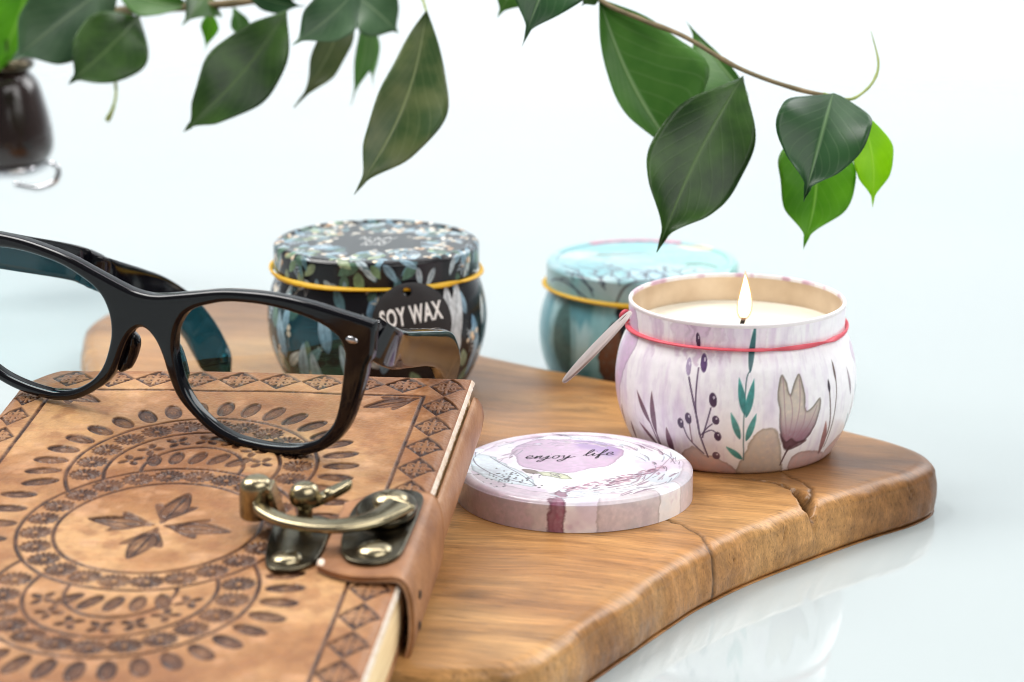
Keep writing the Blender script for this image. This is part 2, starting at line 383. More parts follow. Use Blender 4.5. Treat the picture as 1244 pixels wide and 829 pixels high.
# ------------------------------------------------------------------ painter on a surface
class Paint:
    """watercolour marks on points given in a flat chart (x, y in cm)"""
    def __init__(s, x, y, base):
        s.x, s.y = x.ravel(), y.ravel(); s.c = np.empty((len(s.x), 3)); s.c[:] = base
        s.wx = (fbm(s.x*3, s.y*3, 91, 5)-.5)*.2; s.wy = (fbm(s.x*3+40, s.y*3, 92, 5)-.5)*.2
        s.gr = fbm(s.x*9, s.y*9, 93, 3)
    def _blend(s, i, a, col, edge=None):
        s.c[i] = s.c[i]*(1-a[:, None])+np.asarray(col)*a[:, None]
    def near(s, x0, x1, y0, y1, pad=.2):
        return np.nonzero((s.x > x0-pad) & (s.x < x1+pad) & (s.y > y0-pad) & (s.y < y1+pad))[0]
    def poly(s, P, col, alpha=.8, wob=1.0, soft=.03, rim=.35, col2=None, grad=None, rnd=True):
        """filled wash with a darker dried rim; col2 blends in along grad=(y0,y1)"""
        P = np.asarray(P, float)
        if rnd and len(P) < 30: P = smooth_curve(P, 64, True)
        i = s.near(P[:, 0].min(), P[:, 0].max(), P[:, 1].min(), P[:, 1].max())
        if not len(i): return
        X = s.x[i]+s.wx[i]*wob; Y = s.y[i]+s.wy[i]*wob
        d = np.full(len(i), 1e9); ins = np.zeros(len(i), bool)
        for k in range(len(P)):
            a, b = P[k], P[(k+1) % len(P)]; e = b-a; L = e@e+1e-12
            t = np.clip(((X-a[0])*e[0]+(Y-a[1])*e[1])/L, 0, 1)
            d = np.minimum(d, np.hypot(X-a[0]-t*e[0], Y-a[1]-t*e[1]))
            cr = ((a[1] > Y) != (b[1] > Y)) & (X < (b[0]-a[0])*(Y-a[1])/((b[1]-a[1]) if abs(b[1]-a[1]) > 1e-9 else 1e-9)+a[0]); ins ^= cr
        sd = np.where(ins, d, -d); m = sstep(-soft, soft, sd)
        c = np.empty((len(i), 3)); c[:] = col
        if col2 is not None:
            g = sstep(grad[0], grad[1], s.y[i])[:, None]; c = c*(1-g)+np.asarray(col2)*g
        edge = np.exp(-(sd/.06)**2)*rim
        c = c*(1-edge[:, None]*.55)*(.88+.24*s.gr[i])[:, None]
        a = np.clip(m*alpha*(.75+.5*s.gr[i])+edge*m*.3, 0, 1)
        s._blend(i, a, np.clip(c, 0, 1))
    def leaf(s, p, q, w, col, alpha=.95, bend=0.0, tipc=None, mid=None):
        p, q = np.asarray(p, float), np.asarray(q, float); e = q-p; L = np.hypot(*e); e = e/L; n = np.array([-e[1], e[0]])
        lo, hi = np.minimum(p, q)-w, np.maximum(p, q)+w; i = s.near(lo[0], hi[0], lo[1], hi[1], abs(bend))
        if not len(i): return
        dx, dy = s.x[i]-p[0], s.y[i]-p[1]; t = (dx*e[0]+dy*e[1])/L; v = dx*n[0]+dy*n[1]-bend*4*t*(1-t)
        tt = np.clip(t, 0, 1); hw = w*.5*(np.sin(math.pi*tt**.8)**.85)
        inside = (t > 0) & (t < 1); sd = np.where(inside, hw-np.abs(v), -1)
        m = sstep(-.02, .025, sd)
        c = np.empty((len(i), 3)); c[:] = col
        if tipc is not None: c = c*(1-tt[:, None])+np.asarray(tipc)*tt[:, None]
        c = c*(.82+.36*s.gr[i])[:, None]
        if mid is not None:
            mm = np.exp(-(v/.02)**2)[:, None]*.6; c = c*(1-mm)+np.asarray(mid)*mm
        s._blend(i, m*alpha, np.clip(c, 0, 1))
    def dot(s, p, rx, ry, col, alpha=1.0, hi=None, ang=0.0):
        i = s.near(p[0]-rx-ry, p[0]+rx+ry, p[1]-ry-rx, p[1]+ry+rx, .05)
        if not len(i): return
        dx, dy = s.x[i]-p[0], s.y[i]-p[1]; ca, sa = math.cos(ang), math.sin(ang); dx, dy = dx*ca+dy*sa, -dx*sa+dy*ca
        d = np.hypot(dx/rx, dy/ry); m = sstep(1.12, .88, d)
        c = np.asarray(col)*(.85+.3*s.gr[i])[:, None]; s._blend(i, m*alpha, np.clip(c, 0, 1))
        if hi is not None:
            d = np.hypot((dx-rx*.3)/(rx*.28), (dy-ry*.35)/(ry*.25)); s._blend(i, sstep(1.1, .7, d)*.8, hi)
    def stroke(s, P, w, col, alpha=.9, w2=None, n=40):
        P = smooth_curve(P, n); w2 = w if w2 is None else w2
        i = s.near(P[:, 0].min(), P[:, 0].max(), P[:, 1].min(), P[:, 1].max(), w+w2)
        if not len(i): return
        d = np.full(len(i), 1e9); X, Y = s.x[i], s.y[i]
        for k in range(n-1):
            a, b = P[k], P[k+1]; e = b-a; L = e@e+1e-12; t = np.clip(((X-a[0])*e[0]+(Y-a[1])*e[1])/L, 0, 1)
            ww = w+(w2-w)*(k+t)/(n-1)
            d = np.minimum(d, np.hypot(X-a[0]-t*e[0], Y-a[1]-t*e[1])-ww*.5)
        s._blend(i, sstep(.018, -.012, d)*alpha, col)
    def wash(s, col, scale, lo, hi, alpha, seed, sx=1.0, sy=1.0, mask=None):
        f = fbm(s.x*scale*sx, s.y*scale*sy, seed, 4); a = sstep(lo, hi, f)*alpha
        if mask is not None: a = a*mask
        s.c = s.c*(1-a[:, None])+np.asarray(col)*a[:, None]

# ------------------------------------------------------------------ tins
BODY = [(0, 0.03), (2.6, .03), (2.95, 0.0), (3.05, .01), (3.13, .05), (3.22, .14), (3.38, .42), (3.62, .95), (3.82, 1.6), (3.9, 2.3), (3.86, 2.9), (3.74, 3.45), (3.58, 3.85), (3.5, 4.06), (3.475, 4.18), (3.48, 4.3), (3.485, 4.6), (3.49, 4.86)]
def body_profile(n):
    return smooth_curve(np.array(BODY), n)
def tin_grid(cx, cy, z0, n, k, sc=1.0):
    pf = body_profile(k)*sc; V, a = lathe(pf, n, cx, cy)
    V[..., 2] += z0
    return V, a, pf
def lid_profile(h0, h1, R, k):
    P = [(R-.05, h0), (R, h0+.03), (R, h0+.1), (R, h1-.2), (R-.03, h1-.1), (R-.1, h1-.03), (R-.2, h1), (R-.34, h1-.005), (R-.42, h1-.05), (R-.55, h1-.06), (1.2, h1-.06), (0.002, h1-.06)]
    return resample(smooth_curve(np.array(P), 400), k)

LILAC = rgb(246, 243, 247)
def paint_pink(X, Z, a):
    p = Paint(X, Z, LILAC); R = 3.75
    q = lambda L: [(u*R, v) for u, v in L]
    p.wash(rgb(222, 208, 228), .9, .48, .78, .6, 5, 1.6, .45); p.wash(rgb(206, 190, 214), 6, .5, .75, .22, 7, 1.5, .35)
    p.wash(rgb(206, 180, 212), 1.1, .6, .82, .45, 15, 2.0, .4)
    p.wash(rgb(250, 247, 250), .8, .5, .7, .7, 25, 1.2, .6)
    p.poly(q([(-1.5, 4.9), (-1.27, 4.9), (-1.16, 3.9), (-1.22, 3.2), (-1.3, 2.5), (-1.38, 1.5), (-1.6, .9)]), rgb(204, 172, 208), .75)
    p.poly(q([(1.28, 3.5), (1.42, 2.6), (1.36, 1.0), (1.6, 1.0), (1.6, 3.6)]), rgb(206, 178, 204), .7)
    for u, w, t in ((-.62, .12, .5), (-.52, .09, .7), (-.44, .14, .8), (-.33, .1, .55), (-.15, .1, .35), (-.9, .14, .3), (.12, .12, .25), (-.25, .06, .5)):
        p.poly([((u-w*.5)*R, 5.2), ((u+w*.5)*R, 5.2), ((u+w*.35)*R, 4.3), ((u+w*.15)*R, 3.75), ((u-w*.3)*R, 4.1)], rgb(194, 156, 194), t*.6, wob=3.0, soft=.09, rim=.3)
    beige = rgb(196, 178, 162); rose = rgb(196, 158, 154); pale = rgb(206, 182, 176)
    p.poly(q([(-.55, .02), (-.55, .75), (-.43, .98), (-.34, .74), (-.22, .62), (-.1, .35), (-.03, .0)]), rose, .75, col2=pale, grad=(.3, .9))
    p.poly(q([(-.04, 0), (-.01, .75), (.07, 1.42), (.15, 1.74), (.24, 1.68), (.3, 1.28), (.35, .66), (.38, 0)]), beige, .85)
    p.poly(q([(.46, .52), (.6, .72), (.86, .5), (.98, .02), (.75, .0), (.5, .0)]), rose, .8)
    p.poly(q([(.98, 0), (.93, .5), (1.1, .85), (1.3, .75), (1.4, .1)]), rgb(206, 164, 158), .8)
    p.poly(q([(-1.6, 0), (-1.5, .6), (-1.1, .35), (-.8, .2), (-.6, 0)]), rgb(200, 170, 180), .6)
    pl = rgb(92, 62, 84); pl2 = rgb(120, 84, 98)
    def lf(A, w, c=pl, c2=pl2): p.leaf((A[1][0]*R, A[1][1]), (A[0][0]*R, A[0][1]), w, c, .92, tipc=c2)
    lf([(-1.01, 2.5), (-.86, 1.5)], .2); p.stroke(q([(-.86, 1.55), (-.805, .8)]), .045, pl)
    lf([(-.825, 2.63), (-.81, 1.2)], .22); p.stroke(q([(-.81, 1.25), (-.79, .75)]), .045, pl)
    lf([(-1.015, 1.42), (-.84, .8)], .16); lf([(-.685, 1.53), (-.67, .55)], .24)
    lf([(-1.32, 1.74), (-1.42, .8)], .2); lf([(-1.175, 1.3), (-1.19, .66)], .16)
    dk = rgb(74, 52, 84)
    for st, w in (([(-.48, 3.27), (-.435, 2.67), (-.39, 1.9), (-.375, 1.44), (-.32, .66)], .05), ([(-.405, 3.58), (-.405, 2.33), (-.375, 1.44)], .04), ([(-.28, 2.38), (-.31, 1.93), (-.355, 1.35)], .04), ([(-.27, 1.85), (-.315, 1.69), (-.36, 1.45)], .035), ([(-.24, 1.57), (-.28, 1.64), (-.35, 1.5)], .035), ([(-.515, 1.63), (-.475, 1.24), (-.355, .77)], .035), ([(-.46, 1.77), (-.45, 1.16)], .03)):
        p.stroke(q(st), w, dk if w > .033 else pl2)
    hi = rgb(236, 228, 240)
    for (u, v), rx, ry, c in (((-.495, 3.58), .09, .27, rgb(176, 160, 190)), ((-.435, 4.4), .08, .25, dk), ((-.365, 3.74), .11, .28, rgb(96, 72, 116)), ((-.265, 2.64), .12, .23, dk), ((-.54, 1.76), .105, .17, dk), ((-.47, 1.96), .105, .19, dk), ((-.24, 1.99), .11, .15, dk), ((-.225, 1.44), .11, .16, dk), ((-.245, .73), .13, .14, rgb(104, 78, 100))):
        p.dot((u*R, v), rx, ry, c, 1, hi, .12)
    te = rgb(38, 112, 112); te2 = rgb(70, 152, 146); te3 = rgb(30, 78, 86)
    p.stroke(q([(.0, .6), (-.015, 1.89), (.0, 3.26), (.04, 3.6)]), .035, rgb(92, 116, 120))
    p.leaf((.03*R, 3.5), (.08*R, 5.05), .2, te3, .95, tipc=te)
    for A, w in (([(-.06, 3.38), (-.01, 2.2)], .22), ([(.065, 3.34), (.0, 2.1)], .22), ([(-.12, 2.28), (-.04, 1.36)], .2), ([(.085, 2.25), (.01, 1.3)], .2), ([(-.16, 1.1), (-.01, .62)], .2)):
        lf(A, w, te, te2)
    tu = q([(.275, 2.21), (.26, 2.9), (.3, 3.42), (.335, 3.21), (.365, 2.78), (.405, 3.1), (.465, 3.39), (.5, 2.89), (.515, 2.24), (.57, 2.25), (.655, 2.53), (.67, 2.27), (.635, 1.66), (.555, 1.14), (.475, 1.06), (.405, .9), (.345, 1.04), (.285, 1.67)])
    p.poly(smooth_curve(np.array(tu), 120, True), rgb(136, 98, 118), .9, wob=.3, rim=.7, col2=rgb(200, 186, 172), grad=(1.1, 2.4))
    for st in ([(.365, 2.8), (.39, 2.16), (.375, 1.3)], [(.31, 3.3), (.32, 2.3), (.36, 1.3)], [(.46, 3.2), (.45, 2.2), (.41, 1.2)], [(.515, 2.3), (.5, 1.7), (.43, 1.2)], [(.63, 2.3), (.55, 1.6), (.45, 1.15)], [(.28, 2.4), (.3, 1.8), (.36, 1.2)]):
        p.stroke(q(st), .03, rgb(150, 112, 124), .55)
    p.poly(q([(.29, 1.5), (.36, .92), (.41, .85), (.53, 1.02), (.57, 1.15), (.47, 1.14), (.41, 1.3), (.36, 1.2)]), rgb(84, 52, 64), .75, wob=.4)
    p.stroke(q([(.41, 1.0), (.385, .75), (.365, .33)]), .08, rgb(76, 48, 56), w2=.04)
    br = rgb(96, 76, 72)
    p.stroke(q([(.765, 2.97), (.785, 2.27), (.825, 1.31), (.81, .5)]), .05, br); p.leaf((.775*R, 2.6), (.765*R, 3.05), .12, rgb(58, 46, 58), 1)
    p.stroke(q([(.86, 3.48), (.87, 2.8), (.86, 1.84), (.86, .68)]), .04, br); p.leaf((.865*R, 2.9), (.855*R, 3.6), .1, br, .9)
    lf([(.755, 1.7), (.83, .42)], .26, rgb(112, 66, 70), rgb(168, 120, 116)); lf([(1.075, 3.2), (1.14, 2.2)], .16, rgb(120, 100, 112), rgb(160, 140, 150)); lf([(1.15, 1.6), (1.28, .7)], .16, pl, te)
    lf([(1.3, 2.6), (1.36, 1.7)], .14, te3, te2); lf([(1.22, 2.2), (1.24, 1.2)], .12, pl2, beige)
    # the far side carries more of the same sprays
    rg = random.Random(8)
    for k in range(26):
        u = rg.uniform(1.7, 4.6)*R; v = rg.uniform(.3, 3); h = rg.uniform(.5, 1.2)
        c = rg.choice((pl, te, beige, rose, dk)); p.leaf((u, v), (u+rg.uniform(-.3, .3), v+h), rg.uniform(.14, .3), c, .9)
    return p.c

def paint_dark(x, y, seed, body=True, lo=0, hi=5, dens=1.0):
    p = Paint(x, y, rgb(22, 21, 26)); rg = random.Random(seed)
    x0, x1 = p.x.min(), p.x.max()
    blues = [rgb(150, 184, 204), rgb(112, 152, 180), rgb(214, 226, 230), rgb(96, 134, 142)]
    greens = [rgb(120, 148, 118), rgb(84, 116, 100), rgb(156, 172, 140), rgb(70, 104, 108)]
    creams = [rgb(226, 206, 176), rgb(236, 226, 206), rgb(206, 178, 146)]
    n = int((x1-x0)*(hi-lo)*dens)
    for k in range(n):
        u, v = rg.uniform(x0, x1), rg.uniform(lo-.3, hi+.2); t = rg.random(); an = rg.uniform(.5, 2.6)
        if t < .42:
            L = rg.uniform(.7, 1.4); c = rg.choice(blues)
            p.leaf((u, v), (u+L*math.cos(an), v+L*math.sin(an)), L*.36, c*.75, .95, tipc=np.clip(c*1.15, 0, 1), mid=rgb(70, 90, 105))
        elif t < .62:
            L = rg.uniform(.45, .9); c = rg.choice(greens)
            p.leaf((u, v), (u+L*math.cos(an), v+L*math.sin(an)), L*.5, c*.8, .95, tipc=c, mid=rgb(60, 80, 70))
        elif t < .8:                                     # fern spray
            c = rg.choice(blues[2:]+creams[1:2]); L = rg.uniform(.8, 1.4); d = np.array([math.cos(an), math.sin(an)]); pn = np.array([-d[1], d[0]])
            p.stroke([(u, v), (u+d[0]*L*.5+.05, v+d[1]*L*.5), (u+d[0]*L, v+d[1]*L)], .03, c*.8)
            for j in range(1, 6):
                q = np.array([u, v])+d*L*j/6
                for sg in (-1, 1):
                    e = q+(pn*sg*.7+d*.7)*.34*(1-j/9); p.leaf(q, e, .07, c, .9)
        else:                                            # berries on stalks
            for j in range(rg.randint(3, 6)):
                a = (u+rg.uniform(-.35, .35), v+rg.uniform(-.25, .3)); r_ = rg.uniform(.07, .12); c = rg.choice(creams+blues[2:3])
                p.stroke([(u, v-.5), a], .02, rgb(150, 150, 150), .7, n=6); p.dot(a, r_, r_, c, 1, rgb(250, 246, 238))
    return p

def make_body(name_parent, cx, cy, z0, col, mat, n, k, sc=1.0):
    V, a, pf = tin_grid(cx, cy, z0, n, k, sc)
    return mk("tin_body", V.reshape(-1, 3), quads(n, k, True, False), mat, name_parent, col=col)

def band_loop(cx, cy, z, R, r, tilt, name, mat, label, group=None, wob=.03, knot=None, seed=1):
    n = 260; a = np.linspace(-math.pi, math.pi, n, endpoint=False)
    rr = R+wob*.15*np.sin(3*a+seed)
    P = np.stack([cx+rr*np.sin(a), cy-rr*np.cos(a), z+tilt*np.sin(a)+wob*np.sin(2*a+seed)], -1)
    m = 10; tw = 1.6*np.sin(a*1.0+seed)+(a > .15)*(a < 1.0)*2.2*np.sin((a-.15)/.85*math.pi)
    T = np.roll(P, -1, 0)-np.roll(P, 1, 0); T /= np.linalg.norm(T, axis=1)[:, None]
    out = np.stack([np.sin(a), -np.cos(a), 0*a], -1); up = np.cross(T, out)
    b = np.linspace(0, 2*math.pi, m, endpoint=False); V = []
    for j in b:
        ex, ey = r*1.15*math.cos(j), r*.62*math.sin(j)
        V.append(P+up*(ex*np.cos(tw)-ey*np.sin(tw))[:, None]+out*(ex*np.sin(tw)+ey*np.cos(tw))[:, None])
    V = np.stack(V, 1).reshape(-1, 3); parts = [(V, quads(n, m, True, True).tolist())]
    if knot is not None:
        kc = np.array(knot); q = []
        for t in np.linspace(0, 2*math.pi*.92, 40):
            q.append(kc+np.array([.13*math.cos(t)*1.0, .1*math.sin(2*t), .16*math.sin(t)]))
        parts.append(tube(q, r*.8, 8))
    V, F = merge(*parts)
    o = mk(name, V, F, mat, loc=(cx, cy, z-.2)); tag(o, label, "rubber band", group)
    return o

# --- pink candle tin, open and lit
PX, PY = 7.26, 79.45
nP, kP = 900, 250
candle = thing("candle_tin", "open pale lilac candle tin with painted tulip and berries and a burning wick", "candle", (PX, PY, 0))
V, a, pf = tin_grid(PX, PY, 0, nP, kP)
A = np.repeat(a[:, None], kP, 1); Zc = np.repeat(pf[None, :, 1], nP, 0)
body = make_body(candle, PX, PY, 0, paint_pink(A*3.75, Zc, A), M['print'], nP, kP)
rim = [(3.485, 4.85)]+[(3.44+.06*math.cos(t), 4.93+.07*math.sin(t)) for t in np.linspace(-.3, math.pi+.3, 12)]+[(3.375, 4.85)]
V, _ = lathe(rim, 360, PX, PY); ar = np.linspace(-math.pi, math.pi, 360, endpoint=False)
rc = np.empty((360, len(rim), 3)); rc[:] = rgb(240, 234, 236); st = (sstep(.5, .72, fbm(ar*7, ar*0, 31, 4))*sstep(.2, -.4, np.cos(ar)))[:, None, None]*.6; rc = rc*(1-st)+rgb(178, 120, 150)*st
mk("tin_rim", V.reshape(-1, 3), quads(360, len(rim), True), M['print'], candle, col=rc.reshape(-1, 3))
inn = [(3.375, 4.87), (3.37, 4.7), (3.37, 3.6)]
V, _ = lathe(resample(inn, 14), 240, PX, PY); mk("tin_lining", V.reshape(-1, 3), quads(240, 14, True), M['raw_tin'], candle)
rr = np.r_[np.linspace(.001, 3.1, 40), np.linspace(3.15, 3.372, 12)]; wz = 4.02-.05*np.exp(-(rr/.9)**2)+.06*sstep(3.1, 3.37, rr)
V, aw = lathe(np.c_[rr, wz], 160, PX, PY); V[..., 2] += (fbm(V[..., 0]*1.2, V[..., 1]*1.2, 12, 3)-.5)*.03
mk("wax", V.reshape(-1, 3), quads(160, len(rr), True), M['wax'], candle)
WX, WY = PX+.19, PY-.1
wv_, wf_ = tube(smooth_curve([(WX-.05, WY, 3.95), (WX-.02, WY, 4.15), (WX+.03, WY-.02, 4.35), (WX-.02, WY-.05, 4.42)], 14), .075, 10)
mk("wick", wv_, wf_, M['wick'], candle)
def flame_shell(r, z0, z1):
    fz = np.linspace(0, 1, 36); q = r*(np.sin(np.pi*fz**.60)**.85)*(1-.25*fz); q[-1] = .003; q[0] = .02
    V, _ = lathe(np.c_[q, z0+fz*(z1-z0)], 40, WX+.02, WY-.02); V[..., 0] += .04*np.sin(fz*2.6)[None]
    return V.reshape(-1, 3), quads(40, 36, True)
fl = mk("flame", *flame_shell(.27, 4.26, 5.92), M['flame'], candle); mk("flame_core", *flame_shell(.22, 4.34, 5.80), M['core'], fl)
band_loop(PX, PY, 4.16, 3.55, .072, .01, "elastic_band", M['red'], "red elastic band stretched round the neck of the lit lilac candle tin", "elastic bands around the tins", .035, (PX-3.62, PY-.15, 4.42), 2)

def disc_tag(C, ex, ey, R, th, hole=None):
    """round card in the plane ex,ey, with a punched hole near its top"""
    C, ex, ey = np.asarray(C, float), np.asarray(ex, float), np.asarray(ey, float)
    ex = ex/np.linalg.norm(ex); ey = ey-ex*(ex@ey); ey /= np.linalg.norm(ey); ez = np.cross(ex, ey)
    n = 64; a = np.linspace(0, 2*math.pi, n, endpoint=False); h = np.array([0, R*.78]); hr = R*.11
    O = np.stack([R*np.cos(a), R*np.sin(a)], 1); I = h+hr*np.stack([np.cos(a), np.sin(a)], 1)
    V = []
    for P2, z in ((O*.985, th/2), (O, th*.3), (O, -th*.3), (O*.985, -th/2), (I, -th/2), (I, th/2)):
        V.append(C+P2[:, :1]*ex+P2[:, 1:]*ey+ez*z)
    V = np.vstack(V); F = []
    for k in range(6):
        k2 = (k+1) % 6
        for i in range(n): j = (i+1) % n; F.append((k*n+i, k2*n+i, k2*n+j, k*n+j))
    return V, F, ex, ey, ez
# tag of the lit candle: hangs from the band knot, seen almost edge-on
K = at(762, 381, 76.3); E = at(688, 463, 75.2); dirv = K-E; Ld = np.linalg.norm(dirv)
view = (K+E)/2-np.array([0, 0, CAM_H]); view /= np.linalg.norm(view)
ey_ = dirv/Ld; side = np.cross(ey_, view); side /= np.linalg.norm(side)
ex_ = view*.985+side*.075
V, F, _, _, _ = disc_tag((K+E)/2, ex_, ey_, Ld/2, .09)
o = mk("round_tag", V, F, M['pale_card'], smooth=True, sharp=40); tag(o, "pale round card tag seen nearly edge-on, hanging from the red band", "tag")

# --- loose lid
LX, LY = 1.92, 74.3
lid_n, lid_k = 760, 300
lp = lid_profile(0.0, .98, 3.63, lid_k); V, a = lathe(lp, lid_n, LX, LY)
A = np.repeat(a[:, None], lid_k, 1); RR = np.repeat(lp[None, :, 0], lid_n, 0); ZZ = np.repeat(lp[None, :, 1], lid_n, 0)
over = np.r_[0, np.cumsum(np.hypot(*np.diff(lp, axis=0).T))]; U = over[-1]-over            # distance from the centre along the surface
X2 = np.sin(A)*U[None]; Y2 = -np.cos(A)*U[None]
p = Paint(X2, Y2, rgb(246, 244, 247))
p.wash(rgb(206, 190, 212), .8, .44, .70, .7, 41); p.wash(rgb(214, 226, 236), .9, .46, .66, .8, 43); p.wash(rgb(196, 166, 190), 1.6, .58, .78, .45, 45)
def sector(a0, a1, r0, r1, n=12):
    t = np.linspace(math.radians(a0), math.radians(a1), n)
    return [(r0*math.sin(k), -r0*math.cos(k)) for k in t]+[(r1*math.sin(k), -r1*math.cos(k)) for k in t[::-1]]
mauve = rgb(200, 186, 194)
p.poly(sector(-75, -11, 2.7, 5), mauve, .8, wob=1.5, rim=.5); p.poly(sector(-58, -22, 2.1, 4.9), rgb(180, 152, 172), .4, wob=3, soft=.2, rim=.1)
p.poly(sector(10, 42, 3.25, 5), rgb(200, 186, 190), .7, wob=1.5, rim=.35); p.poly(sector(60, 100, 3.4, 5), rgb(206, 190, 200), .6); p.poly(sector(120, 240, 3.3, 5), rgb(214, 196, 210), .6)
p.poly(sector(-13, -6, 2.5, 4.9, 5), rgb(132, 74, 98), .8, wob=2.2, soft=.06, rim=.6)
t = np.linspace(0, 2*math.pi, 40, endpoint=False); cr = 1.72+.1*np.sin(3*t+1)+.06*np.sin(7*t)
p.poly(np.c_[-.25+cr*np.cos(t), 1.2+cr*np.sin(t)], rgb(182, 150, 178), .8, wob=.8, rim=.35)
p.poly([(.1, 2.8), (1.1, 2.5), (1.45, 1.6), (1.1, 1.0), (.6, 1.7), (.1, 1.9)], rgb(140, 112, 176), .5, wob=1.5, soft=.2, rim=.1)
p.poly([(-.5, 2.85), (.05, 2.8), (.35, -.2), (-.1, -.45)], rgb(206, 182, 206), .35, wob=.5, soft=.06, rim=.1)
rg = random.Random(3); ink = rgb(70, 56, 72)
p.poly([(-1.2, -1.9), (-1.9, -1.7), (-2.7, -1.1), (-3.2, .1), (-3.15, 1.3), (-2.5, 1.0), (-2.1, .2), (-1.5, -.8)], rgb(206, 220, 228), .8, rim=.5)
p.stroke([(-1.2, -1.9), (-2.3, -1.0), (-3.0, .2), (-3.15, 1.3)], .03, ink, .8); p.stroke([(-1.2, -1.9), (-1.6, -.9), (-2.2, .2), (-2.6, 1.0)], .03, ink, .7)
for k in range(70):
    q = rg.gauss(-1.95, .45), rg.gauss(-1.1, .4); p.dot(q, .035, .05, ink*.8, .9)
p.poly([(-1.6, -.25), (-1.2, -.4), (-1.1, -.7), (-1.5, -.6)], rgb(112, 88, 76), .9, wob=.5); p.poly([(-1.2, -.55), (-.9, -.95), (-.2, -1.25), (-.3, -.8), (-.7, -.6)], rgb(190, 192, 160), .85, rim=.7)
for k in range(20): p.dot((rg.gauss(-.6, .2), rg.gauss(-.85, .12)), .03, .03, ink, .8)
for k in range(230):                                            # reddish seed head sweeping to the right
    tt = rg.random(); q = np.array([-.4+3.0*tt, -2.25+1.0*tt+1.2*tt*tt]); wd = .38*math.sin(math.pi*min(1, tt*.9+.1))
    q = q+np.array([rg.uniform(-.1, .1), rg.uniform(-wd, wd)]); c = rg.choice((rgb(186, 140, 158), rgb(150, 100, 124), rgb(206, 176, 186), rgb(104, 70, 92)))
    p.leaf(q, q+np.array([.2, rg.uniform(-.05, .2)]), .07, c, .85)
for k in range(110):                                             # pen hatching of twigs and leaves round the wreath
    an = rg.uniform(-20, 250); r_ = rg.uniform(2.2, 3.25); q = np.array([r_*math.sin(math.radians(an)), -r_*math.cos(math.radians(an))]); d = rg.uniform(.25, .7); h = math.radians(an)+rg.uniform(-.5, .5)
    e = q+d*np.array([math.cos(h), math.sin(h)]); c = rg.choice((ink, rgb(120, 110, 130), rgb(96, 110, 120), rgb(140, 112, 130)))
    if rg.random() < .5: p.leaf(q, e, .14, rg.choice((rgb(196, 206, 214), rgb(206, 190, 200), rgb(176, 150, 166))), .8)
    p.stroke([q, (q+e)/2+np.array([.03, .05]), e], .025, c, .75, n=8)
for k in range(7):                                               # white feathered leaves at the front
    q = np.array([-.3+.42*k, -2.55+.02*k*k]); e = q+np.array([.5, -.28+.09*k]); p.leaf(q, e, .26, rgb(226, 228, 234), .9); p.stroke([q, (q+e)/2+np.array([0, -.1]), e], .028, rgb(130, 122, 140), .8, n=8)
p.stroke([(-.4, -2.4), (.8, -2.35), (2.0, -1.5), (3.1, 1.2)], .03, rgb(140, 112, 130), .7)
p.stroke([(.2, 3.1), (1.6, 2.7), (2.5, 1.6)], .03, ink, .6); p.stroke([(2.2, 2.3), (2.9, 1.2), (3.1, .3)], .03, ink, .6)
lid_root = thing("tin_lid", "loose round lilac tin lid lettered enjoy life lying on the board", "lid", (LX, LY, 0))
mk("lid_shell", V.reshape(-1, 3), quads(lid_n, lid_k, True), M['print'], lid_root, col=p.c)
# handwriting as thin ink ribbons
def ribbon(paths, w, to3, z):
    parts = []
    for P in paths:
        P = smooth_curve(P, max(8, 7*len(P))); T = np.gradient(P, axis=0); T /= np.linalg.norm(T, axis=1)[:, None]+1e-9
        nrm = np.stack([-T[:, 1], T[:, 0]], 1); ww = w*(.55+.75*np.abs(T[:, 1]))[:, None]
        Lf, Rt = P+nrm*ww*.5, P-nrm*ww*.5; V = np.stack([Lf, Rt], 1).reshape(-1, 2)
        V = np.array([to3(v) for v in V]); parts.append((V, quads(len(P), 2).tolist()))
    return merge(*parts)
G = {'e': ([(0, .25), (.35, .35), (.42, .6), (.25, .72), (.08, .5), (.12, .15), (.35, 0), (.6, .2)], .6), 'n': ([(0, .1), (.12, .6), (.08, .0), (.3, .55), (.42, .6), (.4, .1), (.55, 0), (.68, .2)], .68),
     'j': ([(0, .2), (.2, .62), (.15, .0), (.0, -.6), (-.25, -.7), (-.2, -.4), (.45, .15)], .45), 'o': ([(.3, .65), (.08, .5), (.08, .1), (.3, 0), (.45, .3), (.35, .62), (.5, .5), (.65, .5)], .62),
     'y': ([(0, .5), (.1, .6), (.15, .15), (.32, .1), (.48, .6), (.42, .0), (.2, -.65), (-.05, -.6), (.1, -.25), (.9, .35)], .75),
     'l': ([(0, .1), (.35, .8), (.42, 1.35), (.25, 1.3), (.15, .5), (.25, 0), (.5, .2)], .48), 'i': ([(0, .2), (.15, .6), (.12, .1), (.25, 0), (.4, .2)], .4),
     'f': ([(0, .1), (.35, .8), (.42, 1.35), (.25, 1.25), (.18, .4), (.1, -.6), (.25, -.5), (.22, .05), (.55, .3)], .52)}
def script(word, x, y, sz, rise=0.0):
    out = []
    for ch in word:
        P, adv = G[ch]; out.append([(x+(u+.32*v)*sz, y+v*sz+rise*(u*sz)) for u, v in P])
        if ch == 'i': out.append([(x+(.15+.32*1.0)*sz, y+1.0*sz), (x+(.2+.35)*sz, y+1.03*sz)])
        if ch == 'j': out.append([(x+(.2+.32*.95)*sz, y+.95*sz), (x+(.25+.33)*sz, y+.98*sz)])
        x += adv*sz*1.05; y += rise*adv*sz
    return out
lt = lp[-1, 1]+.006
V, F = ribbon(script("enjoy", -1.55, .78, .46, .06)+script("life", .28, 1.08, .46, .1), .036, lambda v: (LX+v[0], LY+v[1], lt), lt)
mk("lettering", V, F, M['black_ink'], lid_root)

